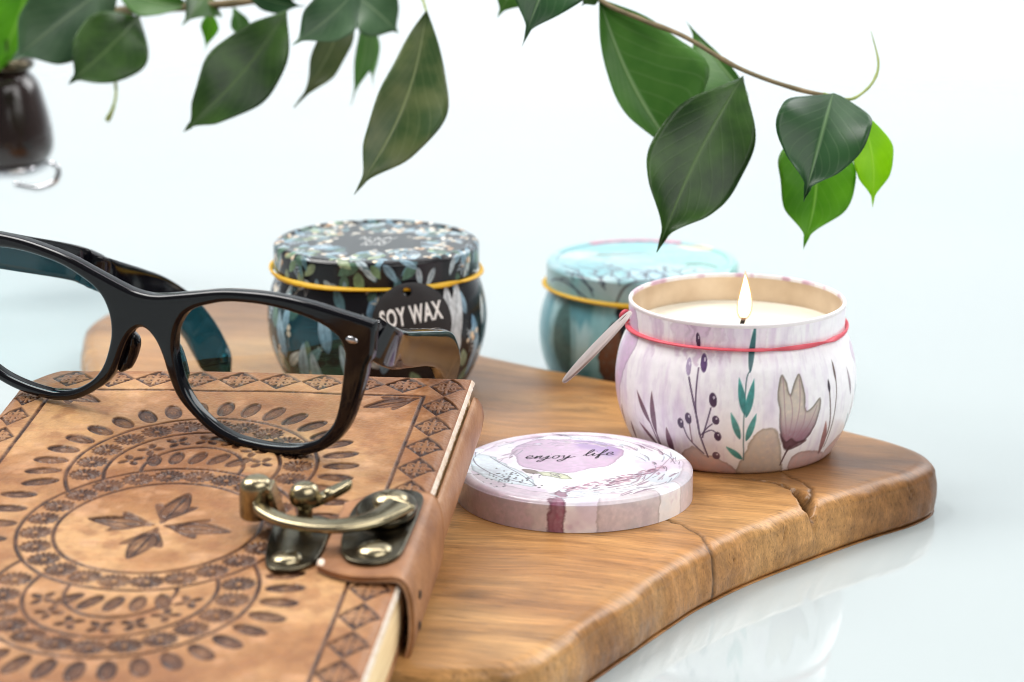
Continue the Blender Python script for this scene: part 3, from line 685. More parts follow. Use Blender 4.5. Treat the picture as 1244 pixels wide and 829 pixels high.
# --- dark botanical tin, closed
DX, DY = -4.79, 87.5
nD, kD = 700, 200
dark = thing("candle_tin", "closed black candle tin printed with blue leaves and cream berries behind the spectacles", "candle", (DX, DY, 0))
V, a, pf = tin_grid(DX, DY, 0, nD, kD); A = np.repeat(a[:, None], kD, 1); Zc = np.repeat(pf[None, :, 1], nD, 0)
p = paint_dark(A*3.75, Zc, 12, True, 0, 4.2, 1.7); R = 3.75
for u in (.42, .62, .8, .98):                                    # big pale tulip at the right of the body
    p.leaf((.72*R, .9), (u*R, 4.15), .85, rgb(150, 156, 160), .95, tipc=rgb(226, 230, 232), bend=(u-.7)*.8, mid=rgb(110, 118, 126))
p.stroke([(.72*R, .9), (.76*R, .3), (.7*R, 0)], .08, rgb(140, 150, 150))
for u, v, dx in ((-.95, 1.4, -.3), (-.75, .5, .35), (-.4, 1.9, -.25), (-.15, .6, -.5), (.1, 1.2, .3), (-1.2, .4, .1), (-.55, .2, -.1), (1.15, .5, .1)):
    p.leaf((u*R, v), (u*R+dx, v+1.7), .5, rgb(96, 132, 160), .95, tipc=rgb(190, 212, 224), mid=rgb(74, 96, 114))
make_body(dark, DX, DY, 0, p.c, M['gloss_print'], nD, kD)
lk = 200; lp = lid_profile(4.17, 5.12, 3.63, lk); V, a = lathe(lp, nD, DX, DY)
over = np.r_[0, np.cumsum(np.hypot(*np.diff(lp, axis=0).T))]; U = over[-1]-over; A = np.repeat(a[:, None], lk, 1)
X2, Y2 = np.sin(A)*U[None], -np.cos(A)*U[None]
p = Paint(X2, Y2, rgb(20, 19, 23)); rg = random.Random(23)
bl = [rgb(150, 186, 204), rgb(206, 222, 228), rgb(104, 146, 154)]; gr_ = [rgb(132, 166, 122), rgb(88, 128, 104), rgb(168, 186, 146)]; crm = [rgb(232, 214, 186), rgb(240, 232, 216), rgb(190, 150, 110)]
for k in range(330):
    an = rg.uniform(0, 2*math.pi); r_ = rg.uniform(1.4, 4.5); q = np.array([r_*math.sin(an), -r_*math.cos(an)]); h = an+rg.uniform(-1.2, 1.2)-math.pi/2; t = rg.random()
    if t < .5: L = rg.uniform(.5, .95); c = rg.choice(bl); p.leaf(q, q+L*np.array([math.cos(h), math.sin(h)]), L*.36, c*.75, .95, tipc=c, mid=rgb(60, 84, 98))
    elif t < .7: L = rg.uniform(.5, 1.0); c = rg.choice(gr_); p.leaf(q, q+L*np.array([math.cos(h), math.sin(h)]), L*.5, c*.7, .95, tipc=c)
    elif t < .8:
        d = np.array([math.cos(h), math.sin(h)]); pn = np.array([-d[1], d[0]])
        for j in range(1, 6):
            for sg in (-1, 1): b_ = q+d*.16*j; p.leaf(b_, b_+(pn*sg*.7+d*.7)*.32, .07, rgb(180, 200, 214), .9)
    else:
        for j in range(4): e = q+np.array([rg.uniform(-.3, .3), rg.uniform(-.3, .3)]); p.stroke([q, e], .02, rgb(150, 150, 150), .7, n=5); p.dot(e, .1, .1, rg.choice(crm), 1, rgb(252, 248, 240))
cent = np.exp(-(np.hypot(p.x, p.y)/1.35)**8)[:, None]; p.c = p.c*(1-cent)+rgb(20, 20, 23)*cent
for (u, v) in ((-.4, .5), (.1, .4), (.5, .5), (-.2, 0), (.3, -.1), (-.3, -.5), (.15, -.5)):
    p.stroke([(u-.2, v-.1), (u-.05, v+.18), (u, v-.14), (u+.2, v+.1)], .05, rgb(226, 226, 222), .9)
mk("lid", V.reshape(-1, 3), quads(nD, lk, True), M['gloss_print'], dark, col=p.c)
band_loop(DX, DY, 4.15, 3.72, .085, -.06, "elastic_band", M['yellow'], "bright yellow elastic band round the lid of the black botanical tin", "elastic bands around the tins", .06, None, 1)
# SOY WAX tag hanging in front of it
ta = .35; out = np.array([math.sin(ta), -math.cos(ta), 0]); tex = np.array([math.cos(ta), math.sin(ta), 0])
tex = tex*math.cos(.1)+np.array([0, 0, 1])*math.sin(.1); tey = np.array([0, 0, 1])*.98-out*.16
TC = np.array([DX, DY, 0])+out*4.02+np.array([0, 0, 3.02])
soy = thing("round_tag", "round black card tag printed SOY WAX hanging on the black tin", "tag", TC-tey*1.42)
V, F, ex1, ey1, ez1 = disc_tag(TC, tex, tey, 1.42, .07); mk("card", V, F, M['black_card'], soy, sharp=40)
def text_mesh(txt, size, sx, bold):
    cu = bpy.data.curves.new("txt", 'FONT'); cu.body = txt; cu.size = size; cu.offset = bold; cu.align_x = 'CENTER'; cu.resolution_u = 3; cu.space_character = 1.12
    o = bpy.data.objects.new("txt", cu); COL.objects.link(o); dg = bpy.context.evaluated_depsgraph_get(); me = o.evaluated_get(dg).to_mesh()
    V = np.array([v.co[:] for v in me.vertices]); F = [tuple(q.vertices) for q in me.polygons]
    o.evaluated_get(dg).to_mesh_clear(); bpy.data.objects.remove(o); bpy.data.curves.remove(cu)
    V[:, 0] *= sx; return V, F
V, F = text_mesh("SOY WAX", .86, .52, .026)
if ez1@out < 0: ez1 = -ez1
V3 = TC+V[:, :1]*ex1+(V[:, 1:2]+.02)*ey1+ez1*.045; mk("lettering", V3, F, M['white_ink'], soy, smooth=False)

# --- teal tin, closed, standing on the glass behind the board
QX, QY = 4.86, 92.2
nT, kT = 480, 150; ts = .985
teal = thing("candle_tin", "closed teal watercolour candle tin standing behind the lilac one", "candle", (QX, QY, TZ))
V, a, pf = tin_grid(QX, QY, TZ, nT, kT, ts); A = np.repeat(a[:, None], kT, 1); Zc = np.repeat(pf[None, :, 1], nT, 0)
p = Paint(A*3.75, Zc, rgb(138, 190, 198)); p.wash(rgb(92, 150, 164), .5, .4, .65, .85, 51, 1.4, .5); p.wash(rgb(190, 220, 224), .6, .55, .72, .8, 53, 1.2, .6)
p.dot((-.92*R, 2.5), .5, 1.35, rgb(64, 88, 82), .9, None, .1); p.dot((-.92*R, 2.4), .75, 1.7, rgb(80, 120, 122), .4)
p.poly([(-.42*R, 2.9), (-.2*R, 3.5), (.6*R, 2.5), (.4*R, .2), (-.1*R, .1), (-.42*R, .9)], rgb(106, 70, 54), .95, wob=2, rim=.5); p.poly([(-.3*R, 4.0), (.1*R, 4.0), (.1*R, 2.2), (-.16*R, 2.2), (-.24*R, 3.0)], rgb(34, 36, 44), .9, wob=1.5)
p.poly([(-.6*R, 0), (-.5*R, 1.2), (-.2*R, .9), (-.1*R, 0)], rgb(70, 118, 124), .7, wob=2)
make_body(teal, QX, QY, TZ, p.c, M['gloss_print'], nT, kT, ts)
lk = 140; lp = lid_profile(4.17, 5.12, 3.63, lk)*ts; V, a = lathe(lp, nT, QX, QY); V[..., 2] += TZ
over = np.r_[0, np.cumsum(np.hypot(*np.diff(lp, axis=0).T))]; U = over[-1]-over; A = np.repeat(a[:, None], lk, 1)
X2, Y2 = np.sin(A)*U[None], -np.cos(A)*U[None]
p = Paint(X2, Y2, rgb(150, 190, 197)); p.wash(rgb(182, 208, 214), .45, .42, .62, .8, 61); p.wash(rgb(126, 186, 192), .5, .52, .7, .8, 63)
p.poly([(.3, 1.5), (3.3, 1.6), (4.3, -.2), (3.2, -2.2), (1.4, -1.2)], rgb(146, 200, 190), .7, wob=2, soft=.3, rim=.05)
p.poly(sector(150, 215, 3.2, 4.5), rgb(196, 132, 156), .85, wob=1.5)
p.poly([(1.5, 2.6), (2.9, 2.3), (2.6, 1.6), (1.7, 1.9)], rgb(214, 206, 186), .9, wob=1.5); p.stroke([(-1.9, .9), (-.6, 1.0), (.1, 1.25), (.5, .9)], .22, rgb(104, 92, 40), .85, w2=.05)
p.stroke([(1.7, -.6), (2.3, -.6), (2.7, -1.2)], .3, rgb(70, 110, 100), .8, w2=.08)
p.poly(sector(-80, -35, 1.6, 3.4), rgb(120, 176, 186), .6, wob=3, soft=.15, rim=.3); p.poly(sector(20, 60, 1.2, 3.2), rgb(186, 214, 214), .6, wob=3, soft=.15)
p.poly([(-.6, -1.8), (.4, -1.4), (.9, -2.2), (.3, -3.0), (-.6, -2.7)], rgb(176, 206, 220), .7, wob=2, rim=.6); p.poly([(-3.2, .6), (-2.4, 1.6), (-1.6, 1.2), (-2.2, .2)], rgb(196, 222, 226), .7, wob=2, rim=.5)
for k in range(26):
    rr_ = random.Random(700+k); a_ = rr_.uniform(-1.3, 1.3); r0_ = rr_.uniform(1.2, 4.0); q0 = (r0_*math.sin(a_), -r0_*math.cos(a_)); p.stroke([q0, (q0[0]+rr_.uniform(-.3, .3), q0[1]-.3), (q0[0]+rr_.uniform(-.5, .5), q0[1]-rr_.uniform(.5, .9))], .065, rgb(70, 84, 98), .9)
lnc = rgb(70, 84, 100)
for k in range(7):
    u = -3.0+k*.62; p.stroke([(u, -.9-.25*k*.5), (u+.55, -1.5-.25*k*.5), (u+.5, -2.5-.15*k), (u+.8, -3.4)], .075, lnc, .95)
    p.stroke([(u-.3, -2.0), (u, -2.5), (u+.1, -3.6)], .06, lnc, .85)
p.stroke([(-1.5, -4.4), (-.8, -3.7), (.3, -3.5), (1.6, -3.6)], .1, rgb(86, 92, 96), .9); p.stroke([(-4.0, -1.2), (-3.4, -2.0), (-2.6, -3.6)], .07, lnc, .8)
mk("lid", V.reshape(-1, 3), quads(nT, lk, True), M['gloss_print'], teal, col=p.c)
band_loop(QX, QY, TZ+4.08, 3.66, .085, -.05, "elastic_band", M['mustard'], "mustard yellow elastic band round the teal tin", "elastic bands around the tins", .05, None, 3)

# ------------------------------------------------------------------ serving board
out_pts = [(-2.9, 60.35), (-.6, 60.2), (.55, 60.75), (1.4, 62.1), (3.4, 65.6), (5.0, 68.3), (5.75, 69.35), (7.0, 70.9), (9.0, 72.95), (11.1, 74.95), (12.7, 76.3), (13.55, 77.5), (13.6, 78.7), (12.9, 79.9), (11.6, 81.3), (9.5, 83.3), (6.5, 85.8), (3.5, 87.9), (1.1, 89.6), (-1.0, 91.3), (-4.0, 94.4), (-7.0, 98.2), (-9.9, 101.1), (-12.0, 101.4), (-14.4, 100.2), (-16.2, 97.3), (-16.5, 94.0), (-15.6, 89.5), (-13.8, 83.0), (-11.2, 75.0), (-8.4, 67.5), (-5.8, 62.4), (-4.4, 60.9)]
NB = 1500
out_c = smooth_curve(np.array(out_pts), NB, True)
tn = np.roll(out_c, -1, 0)-np.roll(out_c, 1, 0); tn /= np.linalg.norm(tn, axis=1)[:, None]; nr = np.stack([tn[:, 1], -tn[:, 0]], 1)
for _ in range(30): nr = (np.roll(nr, 1, 0)+nr*2+np.roll(nr, -1, 0)); nr /= np.linalg.norm(nr, axis=1)[:, None]
side = []
for t in np.linspace(0, 1, 7): side.append((.5*(1-t)+.06*0, TZ+.001))                 # underside edge
for t in np.linspace(0, math.pi/2, 7): side.append((.25-.25*math.sin(t), TZ+.25-.25*math.cos(t)))
for t in np.linspace(.1, .95, 26): side.append((-.05*math.sin(t*math.pi)+.05*t, TZ+.25+(-.42+0-(TZ+.25))*t))
for t in np.linspace(0, math.pi/2, 18): side.append((.62-.57*math.cos(t), -.42+.42*math.sin(t)))
rings = []; cen = np.array([.5, 80.0])
for d, z in side: rings.append(np.c_[out_c-nr*d, np.full(NB, z)])
inner = out_c-nr*.62
for t in np.r_[np.linspace(.004, .12, 26), np.linspace(.13, .97, 90)]:
    rings.append(np.c_[inner*(1-t)+cen*t, np.zeros(NB)])
V = np.stack(rings, 1)                                                             # NB x K x 3
Vx, Vy, Vz = V[..., 0], V[..., 1], V[..., 2]
col = np.ones(V.shape)
V[..., 2] += np.where(Vz > -.6, (fbm(Vx*.25, Vy*.25, 71, 3)-.5)*.10, 0)             # hand-planed unevenness
nx = np.repeat(nr[:, None], V.shape[1], 1); wob = (fbm(Vx*.9+Vz*.7, Vy*.9, 73, 4)-.5)
sidem = sstep(-.02, -.25, Vz)*sstep(TZ, TZ+.2, Vz)
V[..., :2] += nx*(wob*.22*sidem)[..., None]
def groove(P, w, depth, dark, wid=None):
    P = smooth_curve(P, 60); x, y = V[..., 0], V[..., 1]; d = np.full(x.shape, 9.0); ww = np.full(x.shape, w)
    m = (x > P[:, 0].min()-1) & (x < P[:, 0].max()+1) & (y > P[:, 1].min()-1) & (y < P[:, 1].max()+1)
    X, Y = x[m], y[m]; dd = np.full(len(X), 9.0); wl = np.full(len(X), w)
    jig = (fbm(X*3, Y*3, 77, 3)-.5)*.14
    for k in range(59):
        a, b = P[k], P[k+1]; e = b-a; t = np.clip(((X-a[0])*e[0]+(Y-a[1])*e[1])/(e@e), 0, 1); q = np.hypot(X-a[0]-t*e[0]+jig, Y-a[1]-t*e[1]+jig)
        nw = w if wid is None else np.interp((k+t)/59, wid[0], wid[1]); up = q/nw < dd/wl; dd = np.where(up, q, dd); wl = np.where(up, nw, wl)
    f = np.exp(-(dd/wl)**(4 if depth > .2 else 2))
    keep = sstep(-1.0, -.4, V[..., 2][m]) if depth > .2 else sstep(TZ-.05, TZ+.3, V[..., 2][m])
    V[..., 2][m] -= f*depth*sstep(-.5, -.05, V[..., 2][m]); V[..., :2][m] -= nx[m]*(f*depth*.6*sstep(-.05, -.3, V[..., 2][m])*keep)[:, None]
    col[m] *= (1-dark*f*(keep if depth > .2 else 1))[:, None]
groove([(5.95, 69.2), (5.72, 69.75), (5.45, 70.6), (4.9, 71.6), (4.1, 72.3), (3.2, 72.9)], .05, .07, .75, ([0, .5, .8, 1], [.06, .05, .025, .01]))       # seam across the front edge
groove([(9.05, 73.25), (9.0, 73.7), (8.9, 74.2), (8.6, 74.9), (7.8, 75.7), (6.4, 76.1)], .1, .55, .97, ([0, .1, .22, .4, .55, 1], [.16, .22, .17, .07, .04, .015]))     # wedge-shaped crack
groove([(9.0, 73.9), (9.25, 74.4), (9.2, 75.2), (8.7, 76.2), (8.3, 76.9)], .05, .08, .7, ([0, .4, 1], [.12, .05, .015]))
for (kx, ky, kr, kd) in ((-1.2, 65.6, 1.3, .5), (-.5, 61.5, 1.6, .35), (10.2, 78.5, 1.5, .3), (7.4, 75.0, .8, .35), (4.2, 70.9, .12, .5), (2.6, 69.2, .1, .45), (2.9, 83.8, .22, .5)):
    q = np.hypot((V[..., 0]-kx)*.55, V[..., 1]-ky)*(1+.5*(fbm(V[..., 0]*1.3, V[..., 1]*1.3, 75, 3)-.5)); f = np.exp(-(q/kr)**2)*(.6+.4*np.cos(q/kr*7)); col *= (1-kd*np.clip(f, 0, 1)*(V[..., 2] > -.2))[..., None]
rg = random.Random(5)
for k in range(46):                                                               # nicks and pores in the sawn edge
    i = rg.randrange(0, NB); 
    if not (out_c[i, 1] < 79 and out_c[i, 0] > -3): continue
    z = rg.uniform(-1.3, -.25); sl = rg.uniform(-.6, .6); dl = (V[..., 2]-z); dx = ((V[..., :2]-out_c[i])@tn[i])
    near = np.abs(dx) < 1.2; L = rg.uniform(.06, .3); f = np.exp(-((dx-sl*dl)/rg.uniform(.02, .05))**2-(dl/L)**2)*near*sstep(.8, .2, np.hypot(V[..., 0]-out_c[i, 0], V[..., 1]-out_c[i, 1]))
    f = f*sidem; col *= (1-rg.uniform(.3, .7)*f)[..., None]; V[..., :2] -= nx*(f*.06)[..., None]
st = fbm(Vx*.8, Vy*.8+Vz*2.5, 79, 4); col *= (1-.14*sidem*sstep(.55, .7, st))[..., None]   # darker bark streaks left in the edge
K_ = V.shape[1]
vv = np.vstack([V.reshape(-1, 3), [[cen[0], cen[1], -.02], [cen[0], cen[1], TZ+.001]]]); cc = np.vstack([col.reshape(-1, 3), [[1, 1, 1], [1, 1, 1]]])
F = [tuple(f) for f in quads(NB, K_, True, False).tolist()]
for i in range(NB): j = (i+1) % NB; F.append((i*K_+K_-1, j*K_+K_-1, NB*K_)); F.append((j*K_, i*K_, NB*K_+1))
def inv_lin(c): return np.where(c <= .0031308, c*12.92, 1.055*np.maximum(c, 1e-9)**(1/2.4)-.055)
bo = mk("serving_board", vv, F, M['wood'], loc=(0, 80, TZ), col=inv_lin(cc))
tag(bo, "thick live-edge wooden serving board with a cracked rounded edge", "serving board")

# ------------------------------------------------------------------ leather journal
TILT = math.radians(7)
BN = np.array([0, -math.sin(TILT), math.cos(TILT)])
B0 = np.array([-14.6535, 75.0653, 3.8555]); BU = np.array([.99856, -.05331, -.00655]); BV = np.array([-.1253, -.98472, -.12091])
BW, BL_, CT = 13.45, 21.7, .2
def bk(s, t, h=0.0):
    s, t = np.asarray(s, float), np.asarray(t, float); return B0+s[..., None]*BU+t[..., None]*BV+np.asarray(h, float)[..., None]*BN
def b1(s, t, h=0.0): return B0+s*BU+t*BV+h*BN
book = thing("leather_journal", "tan embossed leather journal with a mandala cover and brass latch", "journal", b1(BW/2, BL_/2, -2.1))
ns, nt_ = 620, 940
su = np.linspace(0, 1, ns); tv = np.linspace(0, 1, nt_)**1.0
TT = np.repeat((tv*BL_)[None], ns, 0)
rc_ = 1.5
def cinset(t):
    d = np.clip(rc_-t, 0, rc_); e = np.clip(t-(BL_-rc_), 0, rc_); k = np.maximum(d, e); return rc_-np.sqrt(np.maximum(rc_**2-k**2, 0))
SMIN = cinset(TT); SS = SMIN+(BW-SMIN)*su[:, None]
Hh = np.zeros_like(SS); D = np.zeros_like(SS); Lt = np.zeros_like(SS)
def win(s0, s1, t0, t1):
    a, b = max(0, int(s0/BW*(ns-1))-60 if t0 < rc_ or t1 > BL_-rc_ else int(s0/BW*(ns-1))-2), min(ns, int(s1/BW*(ns-1))+4)
    c, d = max(0, int(t0/BL_*(nt_-1))-2), min(nt_, int(t1/BL_*(nt_-1))+4); return slice(max(a, 0), max(b, 0)), slice(c, max(d, 0))
def press(w, m, depth, dark):
    Hh[w] = np.minimum(Hh[w], -depth*m); D[w] = np.maximum(D[w], dark*m)
def raise_(w, m, back=.8):
    Hh[w] *= (1-back*m); D[w] *= (1-.85*m)
def seg_d(X, Y, P):
    d = np.full(X.shape, 9.0)
    for k in range(len(P)-1):
        a, b = np.asarray(P[k], float), np.asarray(P[k+1], float); e = b-a; L = e@e+1e-12; t = np.clip(((X-a[0])*e[0]+(Y-a[1])*e[1])/L, 0, 1)
        d = np.minimum(d, np.hypot(X-a[0]-t*e[0], Y-a[1]-t*e[1]))
    return d
def bline(P, w=.09, depth=.04, dark=.9):
    P = np.asarray(P, float); q = win(P[:, 0].min()-.2, P[:, 0].max()+.2, P[:, 1].min()-.2, P[:, 1].max()+.2)
    press(q, sstep(w*.9, w*.25, seg_d(SS[q], TT[q], P)), depth, dark)
def arc(cx, cy, R, a0, a1, n=70):
    t = np.radians(np.linspace(a0, a1, n)); return np.c_[cx+R*np.sin(t), cy-R*np.cos(t)]           # 0 deg towards the far edge
def local(c, ang, r):
    q = win(c[0]-r, c[0]+r, c[1]-r, c[1]+r); X, Y = SS[q]-c[0], TT[q]-c[1]; ca, sa = math.cos(ang), math.sin(ang)
    return q, X*ca+Y*sa, -X*sa+Y*ca
def rosette(c, r=.4, n=15):
    """stamped daisy: dark worn field with thin raised rays and a small raised eye"""
    q, X, Y = local(c, 0, r+.12); rr = np.hypot(X/r, Y/(r*.84)); th = np.arctan2(Y, X)
    jag = .09*np.cos(n*th); field = sstep(1.08, .92, rr+jag)
    press(q, field, .042, .93)
    rays = sstep(.35, .75, np.cos(n*th))*sstep(.98, .8, rr)*sstep(.3, .5, rr); raise_(q, rays*.62, 1)
    eye = sstep(.24, .14, rr); raise_(q, eye, 1); press(q, sstep(.36, .3, rr)*sstep(.2, .28, rr), .05, 1.0)
def petal(c, ang, L=.5, w=.27):
    q, X, Y = local(c, ang, L+.1); rr = np.hypot(X/L, Y/w)
    press(q, sstep(1.06, .9, rr), .03, .70); press(q, sstep(1.06, .96, rr)*sstep(.62, .78, rr), .05, .92)
    star = np.minimum(np.abs(Y)/(w*.55)+np.abs(X)/(L*.62)*.9, 1.5); raise_(q, sstep(.72, .5, star)*.6)
    press(q, sstep(.05, .02, np.abs(Y))*sstep(L*.5, L*.3, np.abs(X)), .04, .6)
def xflower(c, ang, r=.33):
    q, X, Y = local(c, ang+math.pi/4, r+.15)
    for k in range(4):
        a = k*math.pi/2; u, v = X*math.cos(a)+Y*math.sin(a), -X*math.sin(a)+Y*math.cos(a)
        press(q, sstep(1.08, .8, np.hypot((u-r*.55)/(r*.45), v/(r*.28))), .045, .85)
CURL = [(.04, .05), (.10, .30), (.30, .42), (.48, .30), (.44, .12), (.30, .10), (.27, .22), (.35, .27)]
CURL2 = [(.06, .06), (.30, .02), (.55, .06), (.74, .01)]
CURL = smooth_curve(np.array(CURL), 34); CURL2 = smooth_curve(np.array(CURL2), 14)
def scrolls(q, X, Y, sx, sy):
    u, v = np.abs(X)/sx, np.abs(Y)/sy; d = np.minimum(seg_d(u, v, CURL), seg_d(u, v, CURL2)); d = np.minimum(d, seg_d(u, v, [(.02, .0), (.02, .62)]))
    return sstep(.085, .035, d)
def diamond(c, hs, ht):
    q, X, Y = local(c, 0, max(hs, ht)+.1); d = np.abs(X)/hs+np.abs(Y)/ht; wob = .02*np.sin(X*9)*0
    press(q, sstep(1.03, .93, d+wob), .035, .9); press(q, sstep(1.05, .99, d)*sstep(.86, .92, d), .05, .95)
    raise_(q, scrolls(q, X, Y, hs, ht)*sstep(.92, .84, d), 1.0)
def fleur(c, ang, sc=1.0):
    """pressed lily leaf growing from c along ang"""
    q, X, Y = local(c, ang, 2.0*sc); X, Y = X/sc, Y/sc
    m = sstep(1.06, .92, np.hypot((X-1.0)/.72, Y/(.36*np.clip(1.35-.5*X, .4, 1.2)))); ln = sstep(.07, .03, np.abs(Y))
    for g in (-1, 1):
        u, v = X-.62, Y*g-.2; a = -.55; u2, v2 = u*math.cos(a)-v*math.sin(a), u*math.sin(a)+v*math.cos(a)
        m = np.maximum(m, sstep(1.06, .9, np.hypot(u2/.52, (v2-.12*u2*u2*2)/.16)))
    m = np.maximum(m, sstep(1.1, .8, np.hypot((X-.35)/.36, Y/.12)))
    press(q, m, .04, .62)
    e = sstep(1.06, .98, np.hypot((X-1.0)/.72, Y/(.36*np.clip(1.35-.5*X, .4, 1.2))))*sstep(.76, .86, np.hypot((X-1.0)/.72, Y/(.36*np.clip(1.35-.5*X, .4, 1.2))))
    press(q, np.maximum(e, ln*m), .06, .9)
    raise_(q, sstep(1, .7, np.hypot((X-1.0)/.4, Y/.14))*(1-ln)*.6, .6)
# borders
IB0, IR, IL, IF = 1.62, 12.24, 1.08, BL_-1.6
bline([(IL, IB0), (IR, IB0)]); bline([(IR, IB0), (IR, IF)]); bline([(IL, IB0), (IL, IF)]); bline([(IL, IF), (IR, IF)])
for k in range(9): diamond((1.42+1.27*k, .80), .62, .62)
for k in range(14): diamond((12.83, .85+1.47*k), .54, .71); diamond((.5, 2.2+1.47*k), .45, .68)
for k in range(9): diamond((1.42+1.27*k, BL_-.8), .62, .62)
for c, an in (((IR-.1, IB0+.15), math.radians(152)), ((IL+.12, IB0+.15), math.radians(28)), ((IR-.1, IF-.15), math.radians(208)), ((IL+.12, IF-.15), math.radians(-28))): fleur(c, an, 1.0)
# mandala
CX_, CY_ = 6.6, 10.83; R1, R2 = 2.72, 3.68; e1 = 7.08; e2 = 2*CY_-e1
bline(arc(CX_, CY_, R1, 0, 360, 130)); bline(arc(CX_, CY_, R2, 0, 360, 150))
for k in range(24): t = 2*math.pi*k/24+.1; rosette((CX_+3.2*math.sin(t), CY_-3.2*math.cos(t)), .42)
for e, sg in ((e1, 1), (e2, -1)):
    for j in range(-2, 3):
        c = (CX_+.60*j, CY_-sg*(4.42-.05*j*j)); petal(c, math.pi/2+sg*.28*j+.25, .43, .21)
    for R_, kind in ((3.45, 'r'), (2.42, 'x'), (1.4, '')):
        n = 181; t = np.radians(np.linspace(-180, 180, n)); P = np.c_[CX_+R_*np.sin(t), e-sg*R_*np.cos(t)]
        keep = np.hypot(P[:, 0]-CX_, P[:, 1]-CY_) > R2+.0; run = []
        for q_, k_ in zip(P, keep):
            if k_: run.append(q_)
            elif len(run) > 1: bline(run); run = []
            else: run = []
        if len(run) > 1: bline(run)
        if not kind: continue
        rm = R_-.52; step = {'r': .86, 'x': .84, 'p': .66}[kind]/rm; j = 0
        for k in range(-30, 31):
            a_ = k*step; 
            if abs(a_) > math.pi: continue
            c = (CX_+rm*math.sin(a_), e-sg*rm*math.cos(a_))
            if math.hypot(c[0]-CX_, c[1]-CY_) < R2+{'r': .42, 'x': .36, 'p': .38}[kind]: continue
            if kind == 'r': rosette(c, .43)
            elif kind == 'x': xflower(c, a_*sg, .40)
            else: petal(c, a_*sg+math.pi/2, .34, .24)
    for k in range(-10, 11):
        a_ = k*.185; c = (CX_+4.12*math.sin(a_), e-sg*4.12*math.cos(a_)); petal(c, (a_-math.pi/2)*sg, .5, .24)
for s_ in (-1, 1):
    for t_ in (9.05, 9.95, 10.85, 11.75, 12.65): petal((CX_+s_*4.3, t_), 0, .5, .22)
for k in range(4): fleur((CX_+.12*math.cos(k*math.pi/2+.12), CY_-.1+.12*math.sin(k*math.pi/2+.12)), k*math.pi/2+.16, 1.1)
f1 = fbm(SS*.35, TT*.35, 101, 5); f2 = fbm(SS*1.6, TT*1.6, 103, 5); f3 = fbm(SS*.9, TT*7, 105, 4)
base = np.empty(SS.shape+(3,)); base[:] = rgb(162, 115, 73)
def mixc(c, a): 
    global base
    base = base*(1-a[..., None])+c*a[..., None]
mixc(rgb(132, 84, 48), sstep(.48, .72, f1)*.8); mixc(rgb(200, 156, 108), sstep(.5, .3, f1)*.8); mixc(rgb(134, 86, 54), sstep(.55, .75, f2)*.45); mixc(rgb(206, 160, 126), sstep(.45, .25, f2)*.4)
mixc(rgb(160, 104, 66), sstep(.58, .74, f3)*.25)
edge_d = np.minimum(np.minimum(TT, BL_-TT), np.minimum(SS-SMIN, BW-SS)); mixc(rgb(128, 78, 48), sstep(1.5, .0, edge_d)*.45)
mixc(rgb(124, 74, 46), sstep(.05, .02, np.abs(edge_d-.02))*.2)
wear = sstep(.35, .65, fbm(SS*2.2, TT*2.2, 107, 4)); Dm = np.clip(D*1.15, 0, 1)*(.62+.38*wear)
base = base*(1-Dm[..., None])+rgb(50, 25, 16)*Dm[..., None]
Hs = (1.0+.5*fbm(SS*.8, TT*.8, 115, 3))*Hh+(fbm(SS*6, TT*6, 109, 4)-.5)*.012+(fbm(SS*.5, TT*.5, 111, 3)-.5)*.06+.09*np.sin(math.pi*SS/BW)*np.exp(-TT/5.0)-.10*sstep(.35, 0, edge_d)**2
V = bk(SS, TT, Hs).reshape(-1, 3); F = quads(ns, nt_)[:, ::-1]; c_ = base.reshape(-1, 3)
idx = np.arange(ns*nt_).reshape(ns, nt_); ring = np.r_[idx[:, 0], idx[-1, 1:], idx[-2::-1, -1], idx[0, -2:0:-1]]; nrg = len(ring)
rg_n = fbm(np.arange(nrg)*.35, np.zeros(nrg), 113, 3)
vb = V[ring]-BN*CT; rs_ = SS.reshape(-1)[ring]; rgt = sstep(BW-.02, BW, rs_); mid = V[ring]-BN*(CT*.55)+((rg_n-.5)*.05+.10*rgt)[:, None]*BU
kk = len(V); V = np.vstack([V, V[ring]-BN*.004, mid, vb]); raw = np.tile(rgb(200, 160, 126), (3*nrg, 1)); c_ = np.vstack([c_, raw])
r0 = np.arange(nrg); r1_ = (r0+1) % nrg
sk = np.vstack([np.c_[kk+L*nrg+r0, kk+L*nrg+r1_, kk+(L+1)*nrg+r1_, kk+(L+1)*nrg+r0] for L in (0, 1)])
F = np.vstack([F, np.c_[ring[r0], ring[r1_], kk+r1_, kk+r0], sk]); fm = np.r_[np.zeros(len(F)-2*nrg, int), np.ones(2*nrg, int)]
mk("front_cover", V, F, [M['leather'], M['raw_leather']], book, col=c_, fm=fm)
# page block, back cover
def block(s0, s1, t0, t1, h0, h1, bulge=.0, n=24, rad=.9):
    P = []
    for (cx, cy, a0) in ((s1-.1, t0+.1, -90), (s1-.1, t1-.1, 0), (s0+rad, t1-rad, 90), (s0+rad, t0+rad, 180)):
        r_ = rad if cx < 5 else .1
        for k in range(9): a = math.radians(a0+k*11.25); P.append((cx+r_*math.cos(a), cy+r_*math.sin(a)))
    P = resample(P, 200, True); rings = []
    for k in range(13):
        u = k/12; rings.append(bk(P[:, 0]+bulge*math.sin(math.pi*u)*(P[:, 0] > s1-.3), P[:, 1], np.full(200, h0+(h1-h0)*u)))
    V = np.vstack(rings); F = [(k*200+i, k*200+(i+1) % 200, (k+1)*200+(i+1) % 200, (k+1)*200+i) for k in range(12) for i in range(200)]
    F += [tuple(range(199, -1, -1)), tuple(12*200+i for i in range(200))]
    return V, F
